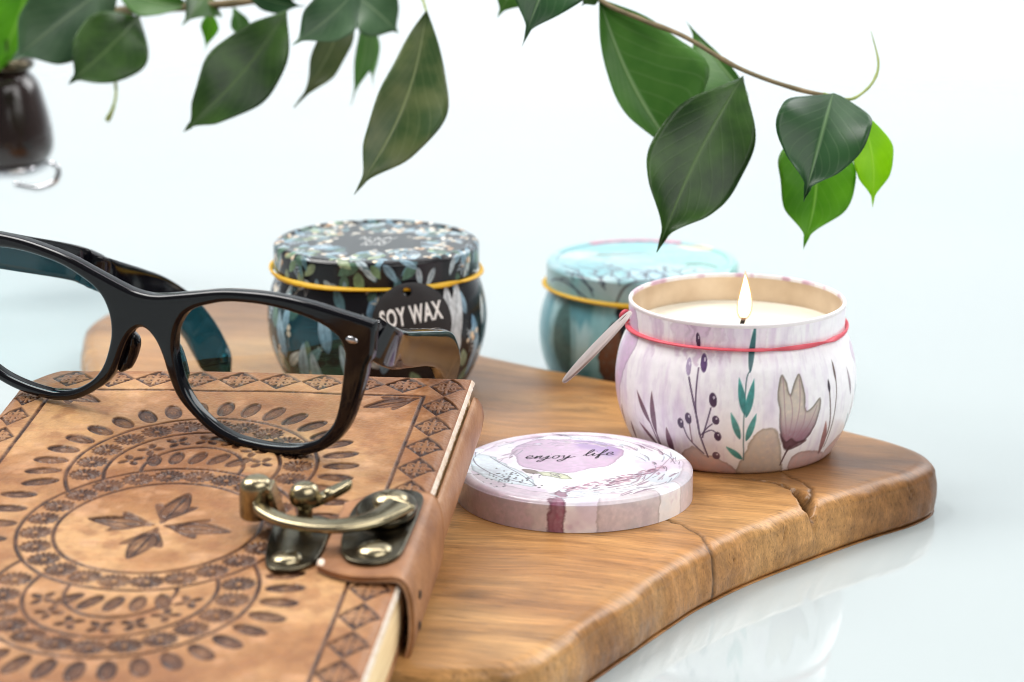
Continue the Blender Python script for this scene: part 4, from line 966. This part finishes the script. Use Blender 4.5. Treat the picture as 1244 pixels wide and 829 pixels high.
V, F = block(.25, BW-.02, .3, BL_-.25, -1.9, -CT-.01, .06); mk("page_block", V, F, M['cream'], book, sharp=40)
V, F = block(.05, BW+.02, .05, BL_-.05, -2.1, -1.91, 0, rad=1.2); mk("back_cover", V, F, M['leather_side'], book, sharp=40)
# soft leather flap folded up over the fore edge, and the latch strap
def wrap(path, t_of, th, tcount, nseg):
    """sheet following the (s,h) path, between t0 and t1, with thickness th"""
    P = smooth_curve(path, nseg); T = np.gradient(P, axis=0); T /= np.linalg.norm(T, axis=1)[:, None]; nn = np.stack([T[:, 1], -T[:, 0]], 1)
    O = P+nn*th*.5; I = P-nn*th*.5; loop = np.vstack([O, I[::-1]]); m = len(loop); V = []
    for k in range(tcount):
        u = k/(tcount-1); rowt = np.array([t_of(u, (j if j < nseg else m-1-j)/(nseg-1)) for j in range(m)])
        V.append(bk(loop[:, 0], rowt, loop[:, 1]))
    V = np.vstack(V); F = quads(tcount, m, False, True).tolist()
    for j in range(nseg-1):
        F.append((j+1, j, m-1-j, m-2-j)); b = (tcount-1)*m; F.append((b+j, b+j+1, b+m-2-j, b+m-1-j))
    return V, F
flap = [(BW-1.2, -2.17), (BW-.2, -2.16), (BW+.14, -1.98), (BW+.30, -1.4), (BW+.31, -.8), (BW+.24, -.46), (BW+.14, -.36)]
V, F = wrap(flap, lambda u, j: .15+.7*max(0, j-.72)/.28*(1-u)*1.0+u*(12.9-.15), .13, 40, 40)
mk("side_flap", V, F, [M['leather_side']], book)
strap = [(11.35, .13), (12.2, .14), (13.0, .15), (BW+.02, .14), (BW+.22, -.03), (BW+.34, -.45), (BW+.38, -1.1), (BW+.34, -1.75), (BW+.16, -2.2), (BW-.4, -2.32), (BW-1.5, -2.32)]
def strap_t(u, j):
    t0, t1 = 8.75, 13.85
    if j < .22: k = 1-(j/.22); t0 += .75*k*k; t1 -= .55*k*k
    t1 += .12*math.sin(j*9)*.5
    return t0+(t1-t0)*u
V, F = wrap(strap, strap_t, .15, 30, 90)
mk("strap", V, F, M['strap'], book)
tv_, tf_ = tube([bk(np.array(11.36+.02*k), np.array(12.85+.10*k+.02*math.sin(k)), np.array(.15)) for k in range(6)], [.05, .1, .12, .11, .08, .04], 8)
mk("cut_edge", tv_, tf_, M['raw_leather'], book)
for hh, tt_ in ((-.75, 12.9), (-1.6, 13.0)):
    c0 = b1(BW+.465, tt_, hh); V, F = dome(.13, .03, 16, 4); V = c0+V[:, :1]*BV+V[:, 1:2]*BN+V[:, 2:]*BU; mk("stitch_hole", V, F, M['wick'], book)
# brass latch
latch = bpy.data.objects.new("latch", None); COL.objects.link(latch); latch.parent = book; latch.empty_display_size = .01
def bplace(V, s, t, h, ang=0.0, lean=None):
    V = np.asarray(V, float); ca, sa = math.cos(ang), math.sin(ang); return bk(s+V[:, 0]*ca-V[:, 1]*sa, t+V[:, 0]*sa+V[:, 1]*ca, h+V[:, 2])
def flip(F): return [tuple(reversed(f)) for f in F]
pb = smooth_curve([(12.2, 8.95), (12.95, 8.85), (13.42, 9.2), (13.48, 10.3), (13.45, 11.8), (13.38, 12.75), (13.05, 13.22), (12.5, 13.33), (12.0, 13.0), (11.75, 12.2), (11.65, 11.0), (11.75, 9.7)], 90, True)
V, F = prism(pb, .0, .12, .06); mk("latch_plate", bplace(V, 0, 0, .23), F, M['dark_brass'], latch)
pa = smooth_curve([(9.8, 10.3), (11.1, 10.3), (11.25, 11.3), (11.25, 12.4), (11.1, 13.05), (10.6, 13.4), (10.1, 13.3), (9.85, 12.6), (9.72, 11.4)], 80, True)
V, F = prism(pa, .0, .12, .06); mk("catch_plate", bplace(V, 0, 0, .02), F, M['dark_brass'], latch)
for (s_, t_, h_, r_, hh, mt) in ((10.45, 12.8, .14, .4, .16, 'brass'), (12.7, 12.6, .35, .46, .18, 'brass')):
    V, F = dome(r_, hh); mk("rivet", bplace(V, s_, t_, h_), F, M[mt], latch)
# hub with its cap
hub = smooth_curve([(12.65+.80*math.cos(t), 10.4+1.05*math.sin(t)) for t in np.linspace(0, 2*math.pi, 12, endpoint=False)], 60, True)
V, F = prism(hub, 0, .22, .1); mk("hub", bplace(V, 0, 0, .36), F, M['dark_brass'], latch)
V, F = dome(.5, .26); mk("rivet", bplace(V, 12.7, 10.1, .58), F, M['brass'], latch)
# swinging arm: a bar curving from the hub across to the barrel
armp = smooth_curve([(13.1, 10.7, .76), (12.5, 11.75, .8), (11.5, 12.2, .8), (10.4, 12.0, .8), (9.75, 11.6, .82), (9.3, 11.15, .86)], 50)
P = np.array([b1(*q) for q in armp]); T = np.gradient(P, axis=0); T /= np.linalg.norm(T, axis=1)[:, None]; sd = np.cross(T, BN); V = []
wA = np.interp(np.linspace(0, 1, 50), [0, .15, .6, .95, 1], [.42, .36, .28, .2, .08])
for j in np.linspace(0, 2*math.pi, 12, endpoint=False):
    cj, sj = math.cos(j), math.sin(j); V.append(P+sd*(wA*np.sign(cj)*abs(cj)**.6)[:, None]+BN*(.12*np.sign(sj)*abs(sj)**.6))
V = np.stack(V, 1).reshape(-1, 3); F = quads(50, 12, False, True).tolist(); F += [tuple(range(11, -1, -1)), tuple(49*12+i for i in range(12))]
mk("swing_arm", V, F, M['brass'], latch)
# barrel at the arm's end, catch post and folded ear
pf_ = [(.36, 0), (.40, .08), (.41, .5), (.40, .85), (.34, 1.0), (.2, 1.08), (.01, 1.1)]
V, _ = lathe(smooth_curve(pf_, 30), 32, 0, 0); V = V.reshape(-1, 3); V[:, 0] += V[:, 2]*.05; mk("barrel", bplace(V*1.05, 9.2, 10.75, .35), quads(32, 30, True), M['brass'], latch)
fo = np.array([(0, -.1), (.18, -.1), (.18, .1), (0, .1)])
V, F = prism(resample([(-.09, -.3), (.09, -.3), (.09, .3), (-.09, .3)], 24, True), 0, 1.0, .05); V[:, 0] += (1-V[:, 2])*.28; mk("barrel_fold", bplace(V, 9.6, 10.75, .3), F, M['brass'], latch)
pf_ = [(.2, 0), (.18, .3), (.22, .45), (.33, .55), (.37, .72), (.33, .9), (.2, 1.02), (.01, 1.05)]
V, _ = lathe(smooth_curve(pf_, 30), 32, 0, 0); mk("catch_post", bplace(V.reshape(-1, 3)*1.1, 10.5, 10.6, .12), quads(32, 30, True), M['brass'], latch)
ear = smooth_curve([(-.5, -.1), (0, -.22), (.5, -.1), (.55, .2), (.1, .3), (-.45, .2)], 40, True)
V, F = prism(ear, 0, .24, .08); V[:, 2] += .5*V[:, 0]+.55; mk("catch_ear", bplace(V, 11.15, 10.45, .25, -.2), F, M['brass'], latch)
V, F = dome(.14, .12, 16, 5); V[:, 2] += .0; mk("rivet", bplace(V, 11.15, 10.6, 1.0), F, M['brass'], latch)

# ------------------------------------------------------------------ spectacles
GO = np.array([-10.76, 70.68, 3.46]); GX = np.array([.8866, -.4553, -.0815]); GY = np.array([.0456, -.0893, .995]); GN = np.cross(GX, GY)
def g3(x, y, z=0.0): return GO+np.asarray(x)[..., None]*GX+np.asarray(y)[..., None]*GY+np.asarray(z)[..., None]*GN
spec = thing("eyeglasses", "black thick-rimmed eyeglasses with clear lenses propped on the leather journal", "glasses", GO)
top = [(0, 3.90), (.6, 3.97), (1.66, 4.25), (2.59, 4.5), (3.52, 4.64), (4.43, 4.71), (5.42, 4.69), (6.32, 4.60), (7.03, 4.52), (7.42, 4.46)]
end = [(7.50, 4.38), (7.49, 3.9), (7.44, 3.42), (7.33, 3.2)]
low = [(7.22, 2.65), (7.06, 2.04), (6.85, 1.41), (6.59, .94), (6.24, .56), (5.79, .26), (5.15, .03), (4.41, -.1), (3.67, -.12), (3.0, -.06), (2.34, .15), (1.76, .52), (1.25, .95), (.95, 1.45), (.71, 2.09), (.5, 2.5), (.25, 2.77), (0, 2.87)]
half = top+end+low
outl = [(x, y) for x, y in half]+[(-x, y) for x, y in half[-2:0:-1]]
lensR = [(1.38, 3.47), (1.66, 3.73), (2.04, 3.93), (2.78, 4.19), (3.61, 4.31), (4.34, 4.34), (5.07, 4.29), (5.79, 4.15), (6.34, 3.9), (6.60, 3.55), (6.61, 3.09), (6.56, 2.51), (6.49, 1.91), (6.36, 1.38), (6.14, 1.0), (5.78, .64), (5.15, .36), (4.41, .22), (3.66, .18), (3.1, .22), (2.53, .39), (2.05, .67), (1.67, 1.01), (1.38, 1.46), (1.19, 2.02), (1.11, 2.51), (1.17, 3.03)]
OC = smooth_curve(outl, 300, True); LC = smooth_curve(lensR, 160, True)
cu = bpy.data.curves.new("fr", 'CURVE'); cu.dimensions = '2D'; cu.fill_mode = 'BOTH'; cu.extrude = .21-.13; cu.bevel_depth = .13; cu.bevel_resolution = 5; cu.offset = -.13
for P in (OC, LC, LC*np.array([-1, 1])):
    sp = cu.splines.new('POLY'); sp.points.add(len(P)-1); sp.use_cyclic_u = True
    for k, q in enumerate(P): sp.points[k].co = (q[0], q[1], 0, 1)
o = bpy.data.objects.new("fr", cu); COL.objects.link(o); dg = bpy.context.evaluated_depsgraph_get(); me = o.evaluated_get(dg).to_mesh()
bm = bmesh.new(); bm.from_mesh(me); o.evaluated_get(dg).to_mesh_clear(); bpy.data.objects.remove(o); bpy.data.curves.remove(cu)
bmesh.ops.remove_doubles(bm, verts=bm.verts, dist=.002)
for x in np.linspace(-7.2, 7.2, 49):
    bmesh.ops.bisect_plane(bm, geom=bm.verts[:]+bm.edges[:]+bm.faces[:], plane_co=(x, 0, 0), plane_no=(1, 0, 0), dist=1e-5)
V = np.array([v.co[:] for v in bm.verts]); bm.verts.index_update(); F = [tuple(v.index for v in f.verts) for f in bm.faces]; bm.free()
def wrap_z(x): return -.010*np.maximum(np.abs(x)-.8, 0)**2*.55
zmax = V[:, 2].max()
fr_obj = mk("front_frame", g3(V[:, 0], V[:, 1], V[:, 2]-zmax+wrap_z(V[:, 0])), F, M['black_plastic'], spec, sharp=32)
for sx in (-1, 1):
    P = np.c_[LC[:, 0]*sx, LC[:, 1]]; c = P.mean(0); rings = []
    for k in np.linspace(1.012, 0, 22)[:-1]:
        q = c+(P-c)*k; dome_ = .09*(1-k*k); rings.append(g3(q[:, 0], q[:, 1], -.19+wrap_z(q[:, 0])+dome_))
    n = len(P); V = np.vstack(rings+[g3(c[0], c[1], np.array(-.10+float(wrap_z(np.array(c[0])))))[None]]); F = [(k*n+i, k*n+(i+1) % n, (k+1)*n+(i+1) % n, (k+1)*n+i) for k in range(len(rings)-1) for i in range(n)]
    F += [((len(rings)-1)*n+i, (len(rings)-1)*n+(i+1) % n, len(rings)*n) for i in range(n)]
    if sx > 0: F = flip(F)
    mk("lens", V, F, M['lens'], spec)
    # rivet on the front corner
    V, F = dome(.11, .06, 20, 6); V[:, 0] *= 1.75
    mk("rivet", g3(sx*6.86+V[:, 0], 3.87+V[:, 1], wrap_z(np.array(6.86))+V[:, 2]-.004), F, M['steel'], fr_obj)
    # nose pad
    pts = [(.62, 2.45), (.72, 2.05), (.88, 1.6), (1.08, 1.2)]
    P = np.array([g3(sx*x, y, z) for (x, y), z in zip(pts, (-.45, -.62, -.62, -.45))]); V, F = tube(smooth_curve(P, 20), np.interp(np.linspace(0, 1, 20), [0, .2, .8, 1], [.08, .22, .24, .08]), 12, ry=np.interp(np.linspace(0, 1, 20), [0, .2, .8, 1], [.14, .3, .3, .14]))
    mk("nose_pad", V, F, M['black_plastic'], spec)
def temple(P, hgt, thk, upv=np.array([0, 0, 1.0])):
    P = smooth_curve(P, 90); u = np.linspace(0, 1, 90); h = np.interp(u, *hgt); w = np.interp(u, *thk)
    T = np.gradient(P, axis=0); T /= np.linalg.norm(T, axis=1)[:, None]; sd = np.cross(T, upv); sd /= np.linalg.norm(sd, axis=1)[:, None]; up = np.cross(sd, T); V = []; n = 28
    for j in np.linspace(0, 2*math.pi, n, endpoint=False):
        cj, sj = math.cos(j), math.sin(j); ex = .28
        V.append(P+sd*(w*.5*np.sign(cj)*abs(cj)**ex)[:, None]+up*(h*.5*np.sign(sj)*abs(sj)**ex)[:, None])
    V = np.stack(V, 1).reshape(-1, 3); F = quads(90, n, False, True).tolist(); F += [tuple(range(n-1, -1, -1)), tuple(89*n+i for i in range(n))]
    return V, F
hgt = ([0, .1, .6, .8, .95, 1], [1.12, 1.15, 1.15, 1.3, 1.2, .55]); thk = ([0, .1, .7, .9, 1], [.42, .42, .4, .42, .25])
# the right temple runs straight back and its curved tip drops behind the journal
HR = g3(np.array(7.28), np.array(3.92), np.array(-.62)); 
Pr = [HR, at(476, 423, 71.0), at(500, 423, 74.5), at(521, 422, 77.6), at(535, 425, 79.8), at(543, 441, 81.5), at(546, 466, 82.5)]
tR = None
V, F = temple(Pr, hgt, thk, np.array([.30, 0, .95])); tR = mk("temple", V, F, M['black_plastic'], spec, sharp=40)
HL = g3(np.array(-7.28), np.array(3.92), np.array(-.62))
Pl = [HL, HL+np.array([.46, .886, -.31])*3, HL+np.array([.46, .886, -.315])*6, at(128, 335, 82.0), at(190, 356, 85.3), at(232, 388, 87.6), at(258, 430, 88.6), at(272, 466, 88.8)]
V, F = temple(Pl, hgt, thk); tL = mk("temple", V, F, M['black_plastic'], spec, sharp=40)
for sx, tm in ((1, tR), (-1, tL)):                                             # hinge block behind each corner
    q = np.array([(-.16, -.42), (.16, -.42), (.16, .42), (-.16, .42)]); V, F = prism(resample(q, 40, True), 0, .34, .05)
    mk("hinge", g3(sx*7.22+V[:, 0], 3.92+V[:, 1], -.36-.34+V[:, 2]+wrap_z(np.array(7.2))), F, M['steel'], tm)

# ------------------------------------------------------------------ leafy branches
def leaf(parent, base, tip, w, mat, roll=0.0, bow=.12, cup=.10, asym=(1.0, 1.0), tiptw=.16, n=48, m=17, wave=.05, seed=0, wide=.45, curl=0.0, sway=None):
    """blade from base to tip; w full width in cm, roll turns it about the midrib, asym narrows a half"""
    base, tip = np.asarray(base, float), np.asarray(tip, float); ax = tip-base; L = np.linalg.norm(ax); ax /= L
    vw = (base+tip)/2-np.array([0, 0, CAM_H]); vw /= np.linalg.norm(vw)
    sd = np.cross(ax, vw); sd /= np.linalg.norm(sd); nn = np.cross(sd, ax)
    sd, nn = sd*math.cos(roll)+nn*math.sin(roll), -sd*math.sin(roll)+nn*math.cos(roll)
    u = np.linspace(0, 1, n); body = np.sin(math.pi*np.clip(u/(1-tiptw*.35), 0, 1)**(math.log(.5)/math.log(wide)))**.9
    tipw = np.clip((1-u)/(tiptw*.8), 0, 1)*.12
    hw = w*.5*np.maximum(body*sstep(1.0, 1-tiptw*2.6, u)**.8, tipw*.7*sstep(0, .5, u)); hw[0] = .03; hw[-1] = .004
    v = np.linspace(-1, 1, m); rg = np.random.default_rng(seed); ph = rg.uniform(0, 6, 4)
    if sway is None: sway = rg.uniform(-.07, .07)
    U, Vv = np.meshgrid(u, v, indexing='ij'); sc = np.where(Vv < 0, asym[0], asym[1]); off = Vv*hw[:, None]*sc
    z = bow*L*np.sin(math.pi*U)*.35+cup*w*(np.abs(Vv)**1.3)*body[:, None]+wave*w*(np.sin(U*11+ph[0])+.6*np.sin(U*5+ph[3])*np.sign(Vv))*Vv**2+curl*L*(U**3)
    P = base+ax*(U*L)[..., None]+sd*(off*(1+.05*np.sin(U*7+ph[1]+Vv)+.03*np.sin(U*17+ph[2]))+sway*L*(np.sin(math.pi*U)-.9*np.clip(U-.75, 0, 1)*2*0))[..., None]-nn*z[..., None]
    V = P.reshape(-1, 3); st = np.stack([U, Vv], -1).reshape(-1, 2)
    th = .012; V2 = V+nn*th; F1 = quads(n, m); F2 = F1[:, ::-1]+len(V)
    idx = np.arange(n*m).reshape(n, m); ring = np.r_[idx[:, 0], idx[-1, 1:], idx[-2::-1, -1], idx[0, -2:0:-1]]; r2 = np.roll(ring, -1)
    F = np.vstack([F1, F2, np.c_[ring, ring+len(V), r2+len(V), r2]])
    return mk("leaf", np.vstack([V, V2]), F, M[mat], parent, uv=np.vstack([st, st]))
def twig(parent, pts, r, mat='twig', name="twig"):
    P = smooth_curve(np.array(pts), 12*len(pts)); k = np.linspace(0, 1, len(P)); rr = np.interp(k, np.linspace(0, 1, len(r)), r); rr = rr*(1+.18*np.exp(-((k*6) % 1-.5)**2*60))
    V, F = tube(P, rr, 10); return mk(name, V, F, M[mat], parent)
def lf2(par, bp, tp, wpx, mat, d0, d1=None, **kw):
    d1 = d0 if d1 is None else d1; w = wpx/FPX*(d0+d1)/2
    return leaf(par, at(*bp, d0), at(*tp, d1), w, mat, **kw)
rb = thing("leafy_branch", "leafy green twig on the right with a lime young leaf, hanging above the lilac candle", "branch", at(690, -60, 88))
twig(rb, [at(640, -130, 93), at(680, -60, 90), at(727, -2, 88), at(780, 24, 87), at(830, 44, 86), at(900, 84, 85), at(970, 109, 84), at(1018, 118, 83.5)], [.22, .16, .12, .09, .085, .08, .075, .07])
twig(rb, [at(1000, 114, 83.6), at(1030, 121, 83.6), at(1048, 113, 84), at(1062, 97, 84.5), at(1067, 75, 85), at(1058, 38, 85.5)], [.05, .05, .045, .05, .035, .012], 'green_twig', "shoot")
lf2(rb, (690, -70), (634, 57), 108, 'leaf_deep', 86, 84, seed=1, wide=.5, tiptw=.2, bow=.2)
lf2(rb, (640, -50), (604, 22), 60, 'leaf_mid', 90, seed=2)
lf2(rb, (728, -2), (842, 212), 120, 'leaf_mid', 88, 87, seed=3, wide=.55, asym=(.42, 1.5), bow=.05)
lf2(rb, (908, 118), (832, 24), 70, 'leaf_mid', 87, 90, seed=4, wide=.36, tiptw=.3, asym=(.25, 1.5), sway=0)
lf2(rb, (903, 92), (798, 307), 114, 'leaf_dark', 85, 83, seed=5, wide=.52, asym=(1.0, 1.05), tiptw=.10, roll=.1, bow=.1, sway=-.03)
lf2(rb, (985, 150), (976, 304), 96, 'leaf_bright', 85.5, 84.5, seed=6, wide=.46, tiptw=.12)
lf2(rb, (1012, 113), (976, 246), 112, 'leaf_deep', 83.5, 81.5, seed=7, wide=.42, tiptw=.11, bow=.22, cup=.16, sway=.0)
lf2(rb, (1046, 138), (1060, 252), 52, 'leaf_lime', 84.5, 84, seed=8, wide=.46, tiptw=.12, roll=.25)
lf2(rb, (724, -14), (706, 8), 24, 'leaf_dark', 87, seed=9)
lb = thing("leafy_branch", "dark green leafy branch at the top left hanging over the spectacles", "branch", at(150, -60, 98))
twig(lb, [at(60, 60, 104), at(120, 22, 101), at(160, 12, 99), at(235, 8, 97), at(320, 0, 96), at(420, -12, 94), at(500, -22, 92)], [.2, .2, .2, .17, .12, .11, .1])
twig(lb, [at(500, -22, 92), at(512, -4, 91), at(519, 18, 90)], [.06, .05, .04], 'green_twig', "petiole")
twig(lb, [at(138, 84, 99), at(141, 112, 99), at(137, 132, 98), at(130, 147, 98)], [.06, .06, .06, .11], 'green_twig', "bud")
twig(lb, [at(252, 4, 97), at(256, 22, 97)], [.05, .04], 'green_twig', "petiole")
lf2(lb, (45, -60), (-10, 96), 110, 'leaf_bright', 104, 106, seed=21, roll=.4); lf2(lb, (142, -25), (12, 76), 108, 'leaf_grey', 99, 97, seed=22, wide=.5, tiptw=.1)
lf2(lb, (170, 18), (82, 103), 86, 'leaf_dark', 99, 96, seed=23, wide=.5, tiptw=.06, bow=.15)
lf2(lb, (250, -8), (221, 32), 0.1+70, 'leaf_dark', 97, 95, seed=24, tiptw=.3); lf2(lb, (140, -15), (246, 8), 44, 'leaf_mid', 98, 97, seed=25, roll=.3)
lf2(lb, (256, 10), (248, 64), 28, 'leaf_bright', 98, seed=26, tiptw=.3, wide=.6); lf2(lb, (284, 8), (291, 50), 26, 'leaf_mid', 98, seed=27, roll=.4, wide=.6)
lf2(lb, (349, 12), (223, 160), 86, 'leaf_dark', 94, 92, seed=28, wide=.52, tiptw=.06, bow=.05, sway=.04)
lf2(lb, (300, -10), (372, 8), 30, 'leaf_deep', 95, seed=29); lf2(lb, (440, -22), (354, 56), 62, 'leaf_grey', 93, 91, seed=30, wide=.55, bow=.2, tiptw=.12)
lf2(lb, (424, 4), (358, 131), 48, 'leaf_olive', 96, 95, seed=31, wide=.45, roll=.5); lf2(lb, (425, -10), (484, 40), 62, 'leaf_grey', 97, 96, seed=32, wide=.6, tiptw=.08)
lf2(lb, (450, 6), (426, 128), 30, 'leaf_mid', 98, 97, seed=33, roll=.5); lf2(lb, (452, 30), (453, 106), 18, 'leaf_mid', 99, 98, seed=34)
lf2(lb, (518, 14), (430, 237), 86, 'leaf_olive', 90, 87, seed=35, wide=.52, tiptw=.10, bow=.08, asym=(.8, 1.15), sway=.06)

# ------------------------------------------------------------------ dark glass ornament at the left edge
OC_ = at(6, 142, 108); orn = thing("hanging_ornament", "blurred dark brown glossy hanging ornament with a wire loop at the left edge", "ornament", OC_-np.array([0, 0, 2.6]))
k_ = 108/FPX
pf_ = [(.01, 64), (18, 62), (30, 56), (42, 42), (50, 16), (56, -12), (57, -36), (50, -52), (34, -62), (10, -65), (.01, -66)]
P = smooth_curve(np.array(pf_), 60)*k_; V, _ = lathe(P, 48, OC_[0], OC_[1]); V[..., 2] += OC_[2]; mk("glass_body", V.reshape(-1, 3), quads(48, 60, True), M['dark_glass'], orn)
P = smooth_curve(np.array([(30, 56), (38, 62), (36, 70), (22, 78), (8, 80), (.01, 81)]), 24)*k_; V, _ = lathe(P, 40, OC_[0], OC_[1]); V[..., 2] += OC_[2]; mk("cap", V.reshape(-1, 3), quads(40, 24, True), M['dark_brass'], orn)
P = smooth_curve(np.array([(48, -56), (50, -61), (40, -68), (20, -72), (.01, -73)]), 24)*k_; V, _ = lathe(P, 40, OC_[0], OC_[1]); V[..., 2] += OC_[2]; mk("base_rim", V.reshape(-1, 3), quads(40, 24, True), M['steel'], orn)
V, F = tube(smooth_curve([at(44, 205, 104), at(62, 199, 103), at(71, 208, 103), at(66, 221, 103), at(45, 229, 103), at(18, 224, 103)], 50), .12, 10); mk("wire_loop", V, F, M['steel'], orn)
V, F = tube([at(8, 62, 104), at(8, -20, 112.5), at(6, -260, 113)], .05, 8); mk("hanging_cord", V, F, M['wick'], orn)

# ------------------------------------------------------------------ light
w = bpy.data.worlds.new("World"); scene.world = w; w.use_nodes = True
bg = w.node_tree.nodes["Background"]; bg.inputs[0].default_value = (1.0, .99, .99, 1)
wt = w.node_tree; tcw = wt.nodes.new("ShaderNodeTexCoord"); spw = wt.nodes.new("ShaderNodeSeparateXYZ"); mrw = wt.nodes.new("ShaderNodeMapRange")
wt.links.new(tcw.outputs["Generated"], spw.inputs[0]); wt.links.new(spw.outputs["Y"], mrw.inputs["Value"])      # the room is darker on the photographer's side
for k_w, v_w in (("From Min", -.6), ("From Max", .8), ("To Min", .16), ("To Max", .42)): mrw.inputs[k_w].default_value = v_w
wt.links.new(mrw.outputs[0], bg.inputs[1])
def area(name, loc, target, sx, sy, power, colr=(1, 1, 1)):
    l = bpy.data.lights.new(name, 'AREA'); l.shape = 'RECTANGLE'; l.size, l.size_y, l.energy, l.color = sx*S, sy*S, power, colr
    o = bpy.data.objects.new(name, l); COL.objects.link(o); o.location = tuple(np.array(loc)*S)
    o.rotation_euler = (Vector(np.array(target)-np.array(loc))).to_track_quat('-Z', 'Y').to_euler(); return o
area("window_light", (-80, 100, 122), (0, 76, 0), 80, 80, 22, (1.0, .98, .95))
area("softbox_right", (95, 160, 85), (3, 76, 0), 90, 70, 11, (1, 1, 1))
area("front_fill", (65, 5, 85), (0, 74, 0), 110, 80, 11, (1, .99, .97))
area("backdrop_light", (0, 170, 260), (0, 300, 40), 300, 60, 54, (1, .985, .99))
scene.view_settings.view_transform = 'Standard'; scene.view_settings.look = 'None'; scene.view_settings.exposure = 0; scene.view_settings.gamma = 1
scene.cycles.max_bounces = 8; scene.cycles.transparent_max_bounces = 16
scene.cycles.use_denoising = True
scene.cycles.filter_width = 1.05
scene.cycles.caustics_reflective = False; scene.cycles.caustics_refractive = False
